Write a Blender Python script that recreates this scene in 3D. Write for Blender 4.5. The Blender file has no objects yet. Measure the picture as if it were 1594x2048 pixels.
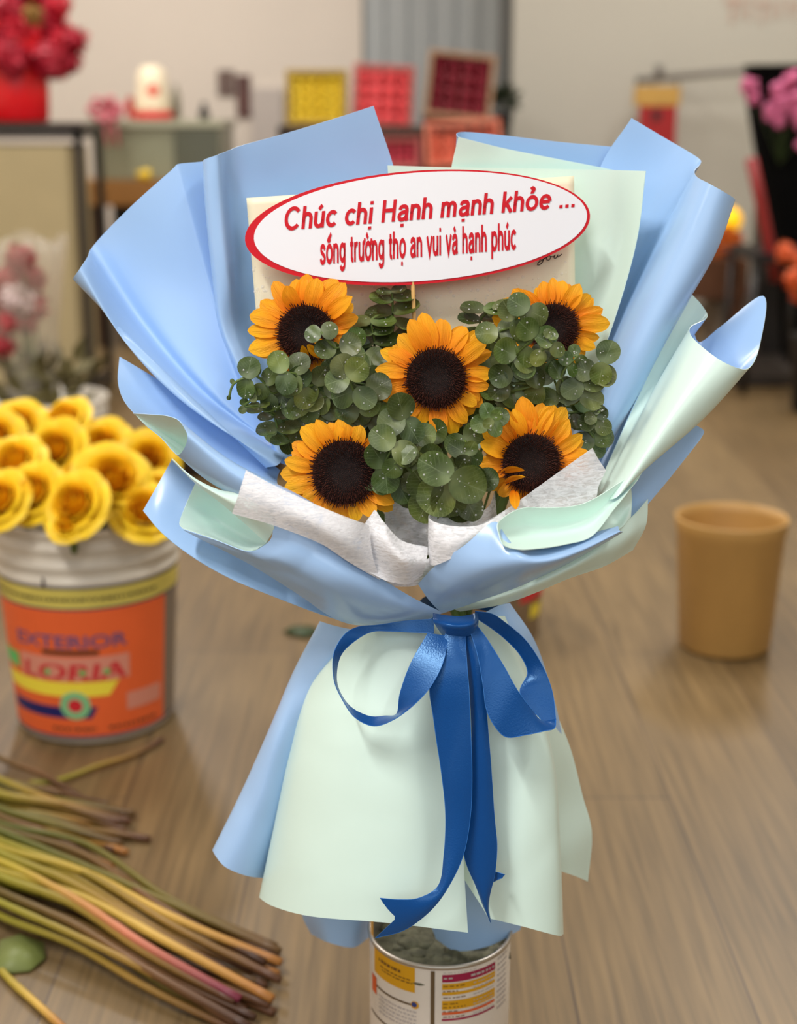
import bpy, bmesh, math, random
from mathutils import Vector, Matrix, Euler, noise
C = bpy.context.scene.collection
R = math.radians
PI = math.pi

# ------------------------------------------------------------------ camera
F = 2900.0                      # focal length in pixels of the 1594x2048 frame
CAM_H = 0.97
PITCH = R(15.3)
cam_d = bpy.data.cameras.new('camera')
cam_d.sensor_fit = 'VERTICAL'
cam_d.sensor_height = 36.0
cam_d.lens = 36.0 * F / 2048.0
cam_d.clip_start = 0.05
cam_d.dof.use_dof = True
cam_d.dof.focus_distance = 1.235
cam_d.dof.aperture_fstop = cam_d.lens / 14.5
cam = bpy.data.objects.new('camera', cam_d)
C.objects.link(cam)
cam.location = (0, 0, CAM_H)
cam.rotation_euler = (R(90) - PITCH, 0, 0)
bpy.context.scene.camera = cam

# ------------------------------------------------------------------ view, world, lights
sc = bpy.context.scene
sc.view_settings.view_transform = 'Standard'
sc.view_settings.look = 'None'
sc.view_settings.gamma = 1
sc.view_settings.use_curve_mapping = False
sc.view_settings.exposure = 0.10
W = bpy.data.worlds.new('world')
sc.world = W
W.use_nodes = True
W.node_tree.nodes['Background'].inputs[0].default_value = (0.86, 0.93, 1.0, 1)
W.node_tree.nodes['Background'].inputs[1].default_value = 0.3


def area(name, loc, rot, sx, sy, power, col=(1, 1, 1), spread=None):
    d = bpy.data.lights.new(name, 'AREA')
    d.shape = 'RECTANGLE'
    d.size = sx
    d.size_y = sy
    d.energy = power
    d.color = col
    if spread:
        d.spread = spread
    o = bpy.data.objects.new(name, d)
    C.objects.link(o)
    o.location = loc
    o.rotation_euler = rot
    return o


# ceiling tube fixtures (geometry further down) carry these lights
TUBES = [(-0.95, -0.10, 60), (1.1, 0.0, 16), (-1.5, 3.2, 40), (1.1, 3.2, 34), (-1.3, 5.7, 52), (1.7, 5.4, 38)]
CEIL = 3.0
for tx, ty, tp in TUBES:
    area('tube_light_lamp', (tx, ty, CEIL - 0.10), (0, 0, 0), 0.12, 1.2, tp * 1.0, (1.0, 0.97, 0.93))
# daylight that comes in through the open shop front behind the camera
area('shop_front_daylight', (0.3, -2.45, 2.2), (R(78), 0, 0), 5.4, 1.4, 42, (0.96, 0.98, 1.0))


# ------------------------------------------------------------------ helpers
CT, ST = math.cos(PITCH), math.sin(PITCH)


def ray(px, py):
    v = (py - 1024.0) / F
    return Vector(((px - 797.0) / F, CT - v * ST, -ST - v * CT))


def P(px, py, Y):
    d = ray(px, py)
    t = Y / d.y
    return Vector((d.x * t, Y, CAM_H + d.z * t))


def FL(px, py, z=0.0):
    d = ray(px, py)
    t = (CAM_H - z) / (-d.z)
    return Vector((d.x * t, d.y * t, z))


def PX(Y, py=700):              # metres per pixel at a depth
    v = (py - 1024.0) / F
    return Y / (CT - v * ST) / F


def srgb(r, g, b):
    f = lambda c: c / 12.92 if c <= 0.04045 else ((c + 0.055) / 1.055) ** 2.4
    return (f(r / 255), f(g / 255), f(b / 255), 1)


def new_mat(name):
    m = bpy.data.materials.new(name)
    m.use_nodes = True
    nt = m.node_tree
    b = nt.nodes['Principled BSDF']
    return m, nt, b


def mat(name, col, rough=0.5, spec=0.5, metal=0.0, var=0.0, vscale=8.0, vstretch=(1, 1, 1), bump=0.0, bscale=60, coat=0, sheen=0,
        emit=0, trans=0.0, objvar=0.0):
    m, nt, b = new_mat(name)
    N = nt.nodes
    L = nt.links
    b.inputs['Base Color'].default_value = col
    b.inputs['Roughness'].default_value = rough
    b.inputs['Specular IOR Level'].default_value = spec
    b.inputs['Metallic'].default_value = metal
    b.inputs['Coat Weight'].default_value = coat
    b.inputs['Sheen Weight'].default_value = sheen
    if emit:
        b.inputs['Emission Color'].default_value = col
        b.inputs['Emission Strength'].default_value = emit
    if var or objvar:
        tc = N.new('ShaderNodeTexCoord')
        mp = N.new('ShaderNodeMapping')
        mp.inputs['Scale'].default_value = vstretch
        nz = N.new('ShaderNodeTexNoise')
        nz.inputs['Scale'].default_value = vscale
        nz.inputs['Detail'].default_value = 5
        L.new(tc.outputs['Object'], mp.inputs[0])
        L.new(mp.outputs[0], nz.inputs['Vector'])
        mr = N.new('ShaderNodeMapRange')
        mr.inputs['From Min'].default_value = 0.3
        mr.inputs['From Max'].default_value = 0.7
        mr.inputs['To Min'].default_value = 1 - var
        mr.inputs['To Max'].default_value = 1 + var
        L.new(nz.outputs['Fac'], mr.inputs['Value'])
        hs = N.new('ShaderNodeHueSaturation')
        hs.inputs['Color'].default_value = col
        L.new(mr.outputs[0], hs.inputs['Value'])
        if objvar:
            oi = N.new('ShaderNodeObjectInfo')
            m2 = N.new('ShaderNodeMapRange')
            m2.inputs['To Min'].default_value = 0.5 - objvar * 0.10
            m2.inputs['To Max'].default_value = 0.5 + objvar * 0.10
            L.new(oi.outputs['Random'], m2.inputs['Value'])
            L.new(m2.outputs[0], hs.inputs['Hue'])
        L.new(hs.outputs[0], b.inputs['Base Color'])
    if bump:
        tc = N.new('ShaderNodeTexCoord')
        nz = N.new('ShaderNodeTexNoise')
        nz.inputs['Scale'].default_value = bscale
        nz.inputs['Detail'].default_value = 4
        bp = N.new('ShaderNodeBump')
        bp.inputs['Strength'].default_value = bump
        bp.inputs['Distance'].default_value = 0.002
        L.new(tc.outputs['Object'], nz.inputs['Vector'])
        L.new(nz.outputs['Fac'], bp.inputs['Height'])
        L.new(bp.outputs[0], b.inputs['Normal'])
    return m


def tag(o, label=None, cat=None, group=None, kind=None):
    if label:
        o['label'] = label
    if cat:
        o['category'] = cat
    if group:
        o['group'] = group
    if kind:
        o['kind'] = kind
    return o


WL = {}                         # world location of every placed parent


def empty(name, loc, label=None, cat=None, group=None, rot=None):
    o = bpy.data.objects.new(name, None)
    o.empty_display_size = 0.02
    C.objects.link(o)
    o.location = loc
    if rot is not None:
        o.rotation_euler = rot
    WL[o.name] = Vector(loc)
    return tag(o, label, cat, group)


def link_mesh(name, me, mats=None, parent=None, loc=None):
    o = bpy.data.objects.new(name, me)
    C.objects.link(o)
    if parent is not None:
        o.parent = parent
    if loc is not None:
        o.location = loc
    return o


def mk(name, V, Fc, mats, parent=None, smooth=True, fmat=None, origin=None):
    """world-space vertices -> one mesh object (top level with its origin at its base, or a child of parent)."""
    V = [Vector(v) for v in V]
    if parent is not None:
        pw = WL[parent.name]
        L0 = Vector((0, 0, 0)) + pw
    else:
        if origin is None:
            n = len(V)
            L0 = Vector((sum(v.x for v in V) / n, sum(v.y for v in V) / n, min(v.z for v in V)))
        else:
            L0 = Vector(origin)
    me = bpy.data.meshes.new(name)
    me.from_pydata([v - L0 for v in V], [], Fc)
    if not isinstance(mats, (list, tuple)):
        mats = [mats]
    for m in mats:
        me.materials.append(m)
    if smooth:
        me.polygons.foreach_set('use_smooth', [True] * len(me.polygons))
    if fmat:
        me.polygons.foreach_set('material_index', fmat)
    me.update()
    o = bpy.data.objects.new(name, me)
    C.objects.link(o)
    if parent is not None:
        o.parent = parent
    else:
        o.location = L0
    WL[o.name] = L0 if parent is None else pw
    return o


class MB:
    """collects shapes, builds one mesh"""

    def __init__(s):
        s.V, s.F, s.M = [], [], []

    def add(s, V, Fc, mi=0):
        b = len(s.V)
        s.V += [Vector(v) for v in V]
        s.F += [tuple(i + b for i in f) for f in Fc]
        s.M += [mi] * len(Fc)
        return s

    def box(s, a, b, mi=0, rz=0, bev=0.0):
        x0, y0, z0 = a
        x1, y1, z1 = b
        bm = bmesh.new()
        bmesh.ops.create_cube(bm, size=1)
        for v in bm.verts:
            v.co = Vector((v.co.x * (x1 - x0), v.co.y * (y1 - y0), v.co.z * (z1 - z0)))
        if bev:
            bmesh.ops.bevel(bm, geom=list(bm.edges), offset=bev, segments=2, affect='EDGES')
        c = Vector(((x0 + x1) / 2, (y0 + y1) / 2, (z0 + z1) / 2))
        m = Matrix.Rotation(rz, 3, 'Z')
        s.addbm(bm, lambda v: c + m @ v, mi)
        return s

    def addbm(s, bm, f, mi=0):
        bm.verts.index_update()
        s.add([f(v.co) for v in bm.verts], [[v.index for v in fc.verts] for fc in bm.faces], mi)
        bm.free()

    def tube(s, pts, rad, n=8, mi=0, cap=True):
        pts = [Vector(p) for p in pts]
        if not hasattr(rad, '__len__'):
            rad = [rad] * len(pts)
        V, Fc = [], []
        up = None
        for i, p in enumerate(pts):
            t = (pts[min(i + 1, len(pts) - 1)] - pts[max(i - 1, 0)])
            if t.length < 1e-9:
                t = Vector((0, 0, 1))
            t.normalize()
            if up is None:
                up = t.orthogonal().normalized()
            a = (up - t * up.dot(t))
            a = a.normalized() if a.length > 1e-6 else t.orthogonal().normalized()
            up = a
            b = t.cross(a)
            for k in range(n):
                q = 2 * PI * k / n
                V.append(p + (a * math.cos(q) + b * math.sin(q)) * rad[i])
        for i in range(len(pts) - 1):
            for k in range(n):
                k2 = (k + 1) % n
                Fc.append((i * n + k, i * n + k2, (i + 1) * n + k2, (i + 1) * n + k))
        if cap:
            Fc.append(tuple(range(n - 1, -1, -1)))
            Fc.append(tuple((len(pts) - 1) * n + k for k in range(n)))
        return s.add(V, Fc, mi)

    def lathe(s, c, prof, n=48, mi=0):
        """prof: list of (r, z, [mat])"""
        V, Fc = [], []
        for pr in prof:
            for k in range(n):
                q = 2 * PI * k / n
                V.append(Vector((c[0] + pr[0] * math.cos(q), c[1] + pr[0] * math.sin(q), c[2] + pr[1])))
        b = len(s.V)
        s.V += V
        for i in range(len(prof) - 1):
            m_ = prof[i][2] if len(prof[i]) > 2 else mi
            for k in range(n):
                k2 = (k + 1) % n
                s.F.append((b + i * n + k, b + i * n + k2, b + (i + 1) * n + k2, b + (i + 1) * n + k))
                s.M.append(m_)
        return s

    def ball(s, c, r, mi=0, sub=2, sq=(1, 1, 1), jit=0.0, seed=0):
        bm = bmesh.new()
        bmesh.ops.create_icosphere(bm, subdivisions=sub, radius=1)
        c = Vector(c)
        rnd = Vector((seed * 1.37, seed * 0.71, seed * 2.1))

        def f(v):
            k = r * (1 + jit * noise.noise(v * 1.7 + rnd))
            return c + Vector((v.x * sq[0], v.y * sq[1], v.z * sq[2])) * k
        s.addbm(bm, f, mi)
        return s

    def build(s, name, mats, parent=None, smooth=True, origin=None):
        return mk(name, s.V, s.F, mats, parent, smooth, s.M, origin)


def cr(pts, u):
    """centripetal-like Catmull-Rom through pts with chord parameter, u in 0..1 list"""
    n = len(pts)
    if n == 1:
        return [pts[0].copy() for _ in u]
    if n == 2:
        return [pts[0].lerp(pts[1], t) for t in u]
    kn = [0.0]
    for i in range(n - 1):
        kn.append(kn[-1] + max((pts[i + 1] - pts[i]).length, 1e-7) ** 0.5)
    T = kn[-1]
    ext = [pts[0] * 2 - pts[1]] + list(pts) + [pts[-1] * 2 - pts[-2]]
    ek = [kn[0] - (kn[1] - kn[0])] + kn + [kn[-1] + (kn[-1] - kn[-2])]
    out = []
    seg = 0
    for t in u:
        x = t * T
        while seg < n - 2 and x > kn[seg + 1]:
            seg += 1
        p0, p1, p2, p3 = ext[seg:seg + 4]
        t0, t1, t2, t3 = ek[seg:seg + 4]
        A1 = p0 * ((t1 - x) / (t1 - t0)) + p1 * ((x - t0) / (t1 - t0))
        A2 = p1 * ((t2 - x) / (t2 - t1)) + p2 * ((x - t1) / (t2 - t1))
        A3 = p2 * ((t3 - x) / (t3 - t2)) + p3 * ((x - t2) / (t3 - t2))
        B1 = A1 * ((t2 - x) / (t2 - t0)) + A2 * ((x - t0) / (t2 - t0))
        B2 = A2 * ((t3 - x) / (t3 - t1)) + A3 * ((x - t1) / (t3 - t1))
        out.append(B1 * ((t2 - x) / (t2 - t1)) + B2 * ((x - t1) / (t2 - t1)))
    return out


def lin(n):
    return [i / (n - 1) for i in range(n)]


def colu(rows, nu):
    """shared sample positions along the row so that every control column is hit in step"""
    m = max(len(r) for r in rows)
    return lin(nu)


def sheet(name, rows, mats, parent, nu=40, nv=40, thick=0.0006, closed=False, crinkle=0.0, seed=1, label=None, flip=False, raw=False,
          uniform=True, soft=True):
    """rows of control points (pixel x, pixel y, depth) lofted into one thin paper surface; mats = (front, back)"""
    RW = [[P(*p) if not raw else Vector(p) for p in r] for r in rows]
    m = len(RW[0])
    if closed:
        RW = [r + [r[0]] for r in RW]
        m += 1
    # along each row: equal steps per control segment keep the columns aligned
    per = max(2, nu // (m - 1))
    grid_rows = []
    for r in RW:
        kn = [0.0]
        for i in range(m - 1):
            kn.append(kn[-1] + max((r[i + 1] - r[i]).length, 1e-7) ** 0.5)
        us = []
        for i in range(m - 1):
            for k in range(per):
                us.append((kn[i] + (kn[i + 1] - kn[i]) * k / per) / kn[-1])
        us.append(1.0)
        grid_rows.append(cr(r, us))
    n = len(grid_rows[0])
    pv = max(2, nv // max(1, (len(RW) - 1)))
    cols = []
    for j in range(n):
        col = [g[j] for g in grid_rows]
        q = len(col)
        if q == 2:
            cols.append([col[0].lerp(col[1], t) for t in lin(pv + 1)])
            continue
        kn = [0.0]
        for i in range(q - 1):
            avg = sum((grid_rows[i + 1][jj] - grid_rows[i][jj]).length for jj in (0, n // 2, n - 1)) / 3
            kn.append(kn[-1] + max(avg, 1e-6) ** 0.5)
        ext = [col[0] * 2 - col[1]] + col + [col[-1] * 2 - col[-2]]
        ek = [-(kn[1])] + kn + [kn[-1] * 2 - kn[-2]]
        out = []
        for i in range(q - 1):
            for k in range(pv):
                x = kn[i] + (kn[i + 1] - kn[i]) * k / pv
                p0, p1, p2, p3 = ext[i:i + 4]
                t0, t1, t2, t3 = ek[i:i + 4]
                A1 = p0 * ((t1 - x) / (t1 - t0)) + p1 * ((x - t0) / (t1 - t0))
                A2 = p1 * ((t2 - x) / (t2 - t1)) + p2 * ((x - t1) / (t2 - t1))
                A3 = p2 * ((t3 - x) / (t3 - t2)) + p3 * ((x - t2) / (t3 - t2))
                B1 = A1 * ((t2 - x) / (t2 - t0)) + A2 * ((x - t0) / (t2 - t0))
                B2 = A2 * ((t3 - x) / (t3 - t1)) + A3 * ((x - t1) / (t3 - t1))
                out.append(B1 * ((t2 - x) / (t2 - t1)) + B2 * ((x - t1) / (t2 - t1)))
        out.append(col[-1])
        cols.append(out)
    nr = len(cols[0])
    V = []
    for j in range(n):
        for i in range(nr):
            p = cols[j][i]
            if crinkle:
                q = p * 9 + Vector((seed * 3.1, seed * 1.7, 0))
                a = abs(noise.noise(q)) * 1.6 + 0.5 * abs(noise.noise(q * 2.3))
                e = min(1, 6 * min(i, nr - 1 - i) / nr + .2)
                p = p + Vector((0, -crinkle * a * e, 0))
            V.append(p)
    Fc = []
    for j in range(n - 1):
        for i in range(nr - 1):
            Fc.append((j * nr + i, j * nr + i + 1, (j + 1) * nr + i + 1, (j + 1) * nr + i))
    # orient the first material towards the viewer's side
    s = 0
    for f in Fc:
        a, b, c_, d_ = (V[k] for k in f)
        nn = (c_ - a).cross(d_ - b)
        s += nn.dot(Vector((0, 0, CAM_H)) - a)
    if (s < 0) != flip:
        Fc = [f[::-1] for f in Fc]
    o = mk(name, V, Fc, list(mats), parent)
    md = o.modifiers.new('thickness', 'SOLIDIFY')
    md.thickness = thick
    md.offset = -1
    if len(mats) > 1:
        md.material_offset = 1
    es = o.modifiers.new('crisp_edges', 'EDGE_SPLIT')
    es.split_angle = R(58)
    if label:
        o['label'] = label
    return o


def text_mesh(body, bold=0.0, shear=0.0, size=1.0, spacing=1.0):
    c = bpy.data.curves.new('lettering', 'FONT')
    c.body = body
    c.size = size
    c.offset = bold
    c.shear = shear
    c.space_character = spacing
    c.resolution_u = 4
    o = bpy.data.objects.new('lettering', c)
    C.objects.link(o)
    dg = bpy.context.evaluated_depsgraph_get()
    me = bpy.data.meshes.new_from_object(o.evaluated_get(dg))
    V = [v.co.copy() for v in me.vertices]
    Fc = [tuple(p.vertices) for p in me.polygons]
    bpy.data.objects.remove(o)
    bpy.data.curves.remove(c)
    bpy.data.meshes.remove(me)
    return V, Fc


def copy_thing(o, loc=None, rot=None, scale=None, label=None):
    c = o.copy()
    C.objects.link(c)
    if loc is not None:
        c.location = loc
    if rot is not None:
        c.rotation_euler = rot
    if scale is not None:
        c.scale = scale if hasattr(scale, '__len__') else (scale,) * 3
    if label:
        c['label'] = label
    for ch in o.children:
        d = ch.copy()
        C.objects.link(d)
        d.parent = c
    return c


# ------------------------------------------------------------------ materials
def paper_mat(name, col, rough=0.38):
    m, nt, b = new_mat(name)
    b.inputs['Base Color'].default_value = col
    b.inputs['Roughness'].default_value = rough
    b.inputs['Specular IOR Level'].default_value = 0.5
    N, L = nt.nodes, nt.links
    tc = N.new('ShaderNodeTexCoord')
    nz = N.new('ShaderNodeTexNoise')
    nz.inputs['Scale'].default_value = 14
    nz.inputs['Detail'].default_value = 2
    bp = N.new('ShaderNodeBump')
    bp.inputs['Strength'].default_value = 0.12
    bp.inputs['Distance'].default_value = 0.004
    L.new(tc.outputs['Object'], nz.inputs['Vector'])
    L.new(nz.outputs['Fac'], bp.inputs['Height'])
    L.new(bp.outputs[0], b.inputs['Normal'])
    return m


M_BLUE = paper_mat('blue_paper', srgb(164, 199, 241), .27)
M_MINT = paper_mat('mint_paper', srgb(220, 244, 234), .30)
M_CARD = mat('cream_card', srgb(246, 238, 206), 0.45, bump=0.05)
M_WHITE = mat('white_board', srgb(236, 236, 241), 0.5)
M_RED = mat('red_print', srgb(204, 8, 30), 0.55, spec=.3)
M_INK = mat('black_ink', srgb(25, 22, 22), 0.6)
M_WOODSTICK = mat('bamboo', srgb(226, 180, 110), 0.5, var=.1, vscale=60)
M_STEM = mat('green_stem', srgb(92, 112, 52), 0.5, var=.15)


def tissue_mat():
    m, nt, b = new_mat('nonwoven_tissue')
    N, L = nt.nodes, nt.links
    b.inputs['Base Color'].default_value = srgb(243, 243, 246)
    b.inputs['Roughness'].default_value = 0.8
    tc = N.new('ShaderNodeTexCoord')
    mp = N.new('ShaderNodeMapping')
    mp.inputs['Rotation'].default_value = (0, R(25), 0)
    mp.inputs['Scale'].default_value = (130, 130, 420)
    nz = N.new('ShaderNodeTexNoise')
    nz.inputs['Scale'].default_value = 1.0
    nz.inputs['Detail'].default_value = 6
    nz.inputs['Distortion'].default_value = 1.0
    mr = N.new('ShaderNodeMapRange')
    mr.inputs['From Min'].default_value = 0.35
    mr.inputs['From Max'].default_value = 0.6
    mr.inputs['To Min'].default_value = 0.50
    mr.inputs['To Max'].default_value = 0.94
    L.new(tc.outputs['Object'], mp.inputs[0])
    L.new(mp.outputs[0], nz.inputs['Vector'])
    L.new(nz.outputs['Fac'], mr.inputs['Value'])
    L.new(mr.outputs[0], b.inputs['Alpha'])
    b.inputs['Transmission Weight'].default_value = 0.0
    bp = N.new('ShaderNodeBump')
    bp.inputs['Strength'].default_value = 0.3
    bp.inputs['Distance'].default_value = 0.001
    L.new(nz.outputs['Fac'], bp.inputs['Height'])
    L.new(bp.outputs[0], b.inputs['Normal'])
    return m


M_TISSUE = tissue_mat()


def satin_mat():
    m, nt, b = new_mat('blue_satin')
    N, L = nt.nodes, nt.links
    b.inputs['Base Color'].default_value = srgb(8, 68, 136)
    b.inputs['Roughness'].default_value = 0.30
    b.inputs['Anisotropic'].default_value = 0.6
    b.inputs['Specular IOR Level'].default_value = 0.8
    b.inputs['Specular Tint'].default_value = (0.35, 0.65, 1, 1)
    b.inputs['Sheen Weight'].default_value = 0.25
    b.inputs['Sheen Tint'].default_value = (0.3, 0.6, 1, 1)
    tc = N.new('ShaderNodeTexCoord')
    nz = N.new('ShaderNodeTexNoise')
    nz.inputs['Scale'].default_value = 700
    bp = N.new('ShaderNodeBump')
    bp.inputs['Strength'].default_value = 0.25
    bp.inputs['Distance'].default_value = 0.0006
    L.new(tc.outputs['Object'], nz.inputs['Vector'])
    L.new(nz.outputs['Fac'], bp.inputs['Height'])
    L.new(bp.outputs[0], b.inputs['Normal'])
    return m


M_SATIN = satin_mat()
M_SATIN_EDGE = mat('satin_selvedge', srgb(40, 112, 190), 0.4)


def petal_mat():
    m, nt, b = new_mat('sunflower_petal')
    N, L = nt.nodes, nt.links
    tc = N.new('ShaderNodeTexCoord')
    sx = N.new('ShaderNodeSeparateXYZ')
    L.new(tc.outputs['Object'], sx.inputs[0])
    rp = N.new('ShaderNodeValToRGB')
    rp.color_ramp.elements[0].color = srgb(255, 138, 6)
    rp.color_ramp.elements[1].color = srgb(255, 180, 28)
    rp.color_ramp.elements[1].position = 0.75
    mr = N.new('ShaderNodeMapRange')
    mr.inputs['From Min'].default_value = 0.0
    mr.inputs['From Max'].default_value = 1.0
    L.new(sx.outputs['X'], mr.inputs['Value'])
    L.new(mr.outputs[0], rp.inputs[0])
    mp = N.new('ShaderNodeMapping')
    mp.inputs['Scale'].default_value = (1.5, 30, 1)
    nz = N.new('ShaderNodeTexNoise')
    nz.inputs['Scale'].default_value = 2.0
    nz.inputs['Detail'].default_value = 3
    L.new(tc.outputs['Object'], mp.inputs[0])
    L.new(mp.outputs[0], nz.inputs['Vector'])
    oi = N.new('ShaderNodeObjectInfo')
    m2 = N.new('ShaderNodeMapRange')
    m2.inputs['To Min'].default_value = 0.488
    m2.inputs['To Max'].default_value = 0.508
    L.new(oi.outputs['Random'], m2.inputs['Value'])
    m3 = N.new('ShaderNodeMapRange')
    m3.inputs['From Min'].default_value = 0.3
    m3.inputs['From Max'].default_value = 0.7
    m3.inputs['To Min'].default_value = 0.92
    m3.inputs['To Max'].default_value = 1.1
    L.new(nz.outputs['Fac'], m3.inputs['Value'])
    hs = N.new('ShaderNodeHueSaturation')
    L.new(m2.outputs[0], hs.inputs['Hue'])
    L.new(m3.outputs[0], hs.inputs['Value'])
    L.new(rp.outputs[0], hs.inputs['Color'])
    L.new(hs.outputs[0], b.inputs['Base Color'])
    b.inputs['Roughness'].default_value = 0.5
    b.inputs['Specular IOR Level'].default_value = 0.3
    bp = N.new('ShaderNodeBump')
    bp.inputs['Strength'].default_value = 0.35
    bp.inputs['Distance'].default_value = 0.01
    L.new(nz.outputs['Fac'], bp.inputs['Height'])
    L.new(bp.outputs[0], b.inputs['Normal'])
    tl = N.new('ShaderNodeBsdfTranslucent')
    L.new(hs.outputs[0], tl.inputs[0])
    mx = N.new('ShaderNodeMixShader')
    mx.inputs[0].default_value = 0.22
    out = N['Material Output']
    L.new(b.outputs[0], mx.inputs[1])
    L.new(tl.outputs[0], mx.inputs[2])
    L.new(mx.outputs[0], out.inputs[0])
    return m


M_PETAL = petal_mat()
M_DISC = mat('sunflower_disc', srgb(26, 13, 11), 0.8, var=.4, vscale=400, bump=.6, bscale=900)


def floret_mat():
    m, nt, b = new_mat('sunflower_florets')
    N, L = nt.nodes, nt.links
    tc = N.new('ShaderNodeTexCoord')
    nz = N.new('ShaderNodeTexNoise')
    nz.inputs['Scale'].default_value = 260
    rp = N.new('ShaderNodeValToRGB')
    rp.color_ramp.elements[0].position = 0.47
    rp.color_ramp.elements[0].color = srgb(16, 9, 9)
    rp.color_ramp.elements[1].position = 0.66
    rp.color_ramp.elements[1].color = srgb(128, 60, 36)
    L.new(tc.outputs['Object'], nz.inputs['Vector'])
    L.new(nz.outputs['Fac'], rp.inputs[0])
    L.new(rp.outputs[0], b.inputs['Base Color'])
    b.inputs['Roughness'].default_value = 0.6
    return m


M_FLORET = floret_mat()


def leaf_mat():
    m, nt, b = new_mat('eucalyptus_leaf')
    N, L = nt.nodes, nt.links
    tc = N.new('ShaderNodeTexCoord')
    nz = N.new('ShaderNodeTexNoise')
    nz.inputs['Scale'].default_value = 34
    nz.inputs['Detail'].default_value = 5
    L.new(tc.outputs['Object'], nz.inputs['Vector'])
    uv = N.new('ShaderNodeUVMap')
    uv.uv_map = 'leaf'
    vo = N.new('ShaderNodeTexVoronoi')
    vo.feature = 'DISTANCE_TO_EDGE'
    vo.inputs['Scale'].default_value = 5.5
    L.new(uv.outputs[0], vo.inputs['Vector'])
    rp = N.new('ShaderNodeValToRGB')
    rp.color_ramp.elements[0].position = 0.32
    rp.color_ramp.elements[0].color = srgb(50, 64, 28)
    rp.color_ramp.elements[1].position = 0.7
    rp.color_ramp.elements[1].color = srgb(122, 134, 80)
    e = rp.color_ramp.elements.new(0.5)
    e.color = srgb(78, 96, 48)
    L.new(nz.outputs['Fac'], rp.inputs[0])
    # pale waxy bloom near the node where the leaf meets the stem, and pale veins
    sp = N.new('ShaderNodeSeparateXYZ')
    L.new(uv.outputs[0], sp.inputs[0])
    ln = N.new('ShaderNodeVectorMath')
    ln.operation = 'LENGTH'
    L.new(uv.outputs[0], ln.inputs[0])
    mr = N.new('ShaderNodeMapRange')
    mr.inputs['From Min'].default_value = 0.08
    mr.inputs['From Max'].default_value = 0.55
    mr.inputs['To Min'].default_value = 0.42
    mr.inputs['To Max'].default_value = 0.0
    L.new(ln.outputs['Value'], mr.inputs['Value'])
    mv = N.new('ShaderNodeMapRange')
    mv.inputs['From Min'].default_value = 0.0
    mv.inputs['From Max'].default_value = 0.035
    mv.inputs['To Min'].default_value = 0.16
    mv.inputs['To Max'].default_value = 0.0
    L.new(vo.outputs['Distance'], mv.inputs['Value'])
    # pale midrib and slanting side veins
    def mth(op, a, b_=None):
        n_ = N.new('ShaderNodeMath')
        n_.operation = op
        for k_, v_ in enumerate((a, b_)):
            if v_ is None:
                continue
            if hasattr(v_, 'links'):
                L.new(v_, n_.inputs[k_])
            else:
                n_.inputs[k_].default_value = v_
        return n_.outputs[0]
    av = mth('ABSOLUTE', sp.outputs['Y'])
    rib = mth('MULTIPLY', mth('SUBTRACT', 1.0, mth('MINIMUM', mth('DIVIDE', av, 0.022), 1.0)), 0.45)
    wv = mth('SINE', mth('MULTIPLY', mth('SUBTRACT', sp.outputs['X'], mth('MULTIPLY', av, 0.8)), 46.0))
    side = mth('MULTIPLY', mth('MAXIMUM', mth('SUBTRACT', wv, 0.84), 0.0), 1.3)
    ad = N.new('ShaderNodeMath')
    ad.operation = 'MAXIMUM'
    L.new(mth('MAXIMUM', mr.outputs[0], mth('MAXIMUM', rib, side)), ad.inputs[0])
    L.new(mv.outputs[0], ad.inputs[1])
    mx = N.new('ShaderNodeMix')
    mx.data_type = 'RGBA'
    L.new(ad.outputs[0], mx.inputs[0])
    L.new(rp.outputs[0], mx.inputs[6])
    mx.inputs[7].default_value = srgb(164, 178, 140)
    ut = N.new('ShaderNodeUVMap')
    ut.uv_map = 'tone'
    st = N.new('ShaderNodeSeparateXYZ')
    L.new(ut.outputs[0], st.inputs[0])
    hv = N.new('ShaderNodeMapRange')
    hv.inputs['To Min'].default_value = 0.48
    hv.inputs['To Max'].default_value = 1.02
    L.new(st.outputs['X'], hv.inputs['Value'])
    hh = N.new('ShaderNodeMapRange')
    hh.inputs['To Min'].default_value = 0.468
    hh.inputs['To Max'].default_value = 0.515
    L.new(st.outputs['Y'], hh.inputs['Value'])
    hs = N.new('ShaderNodeHueSaturation')
    L.new(hv.outputs[0], hs.inputs['Value'])
    L.new(hh.outputs[0], hs.inputs['Hue'])
    hs.inputs['Saturation'].default_value = 1.2
    L.new(mx.outputs[2], hs.inputs['Color'])
    L.new(hs.outputs[0], b.inputs['Base Color'])
    b.inputs['Roughness'].default_value = 0.42
    return m


M_LEAF = leaf_mat()
M_DROP, _nt, _b = new_mat('water_drop')
_b.inputs['Base Color'].default_value = (1, 1, 1, 1)
_b.inputs['Roughness'].default_value = 0.03
_b.inputs['Alpha'].default_value = 0.26
_b.inputs['Specular IOR Level'].default_value = 1.0

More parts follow.
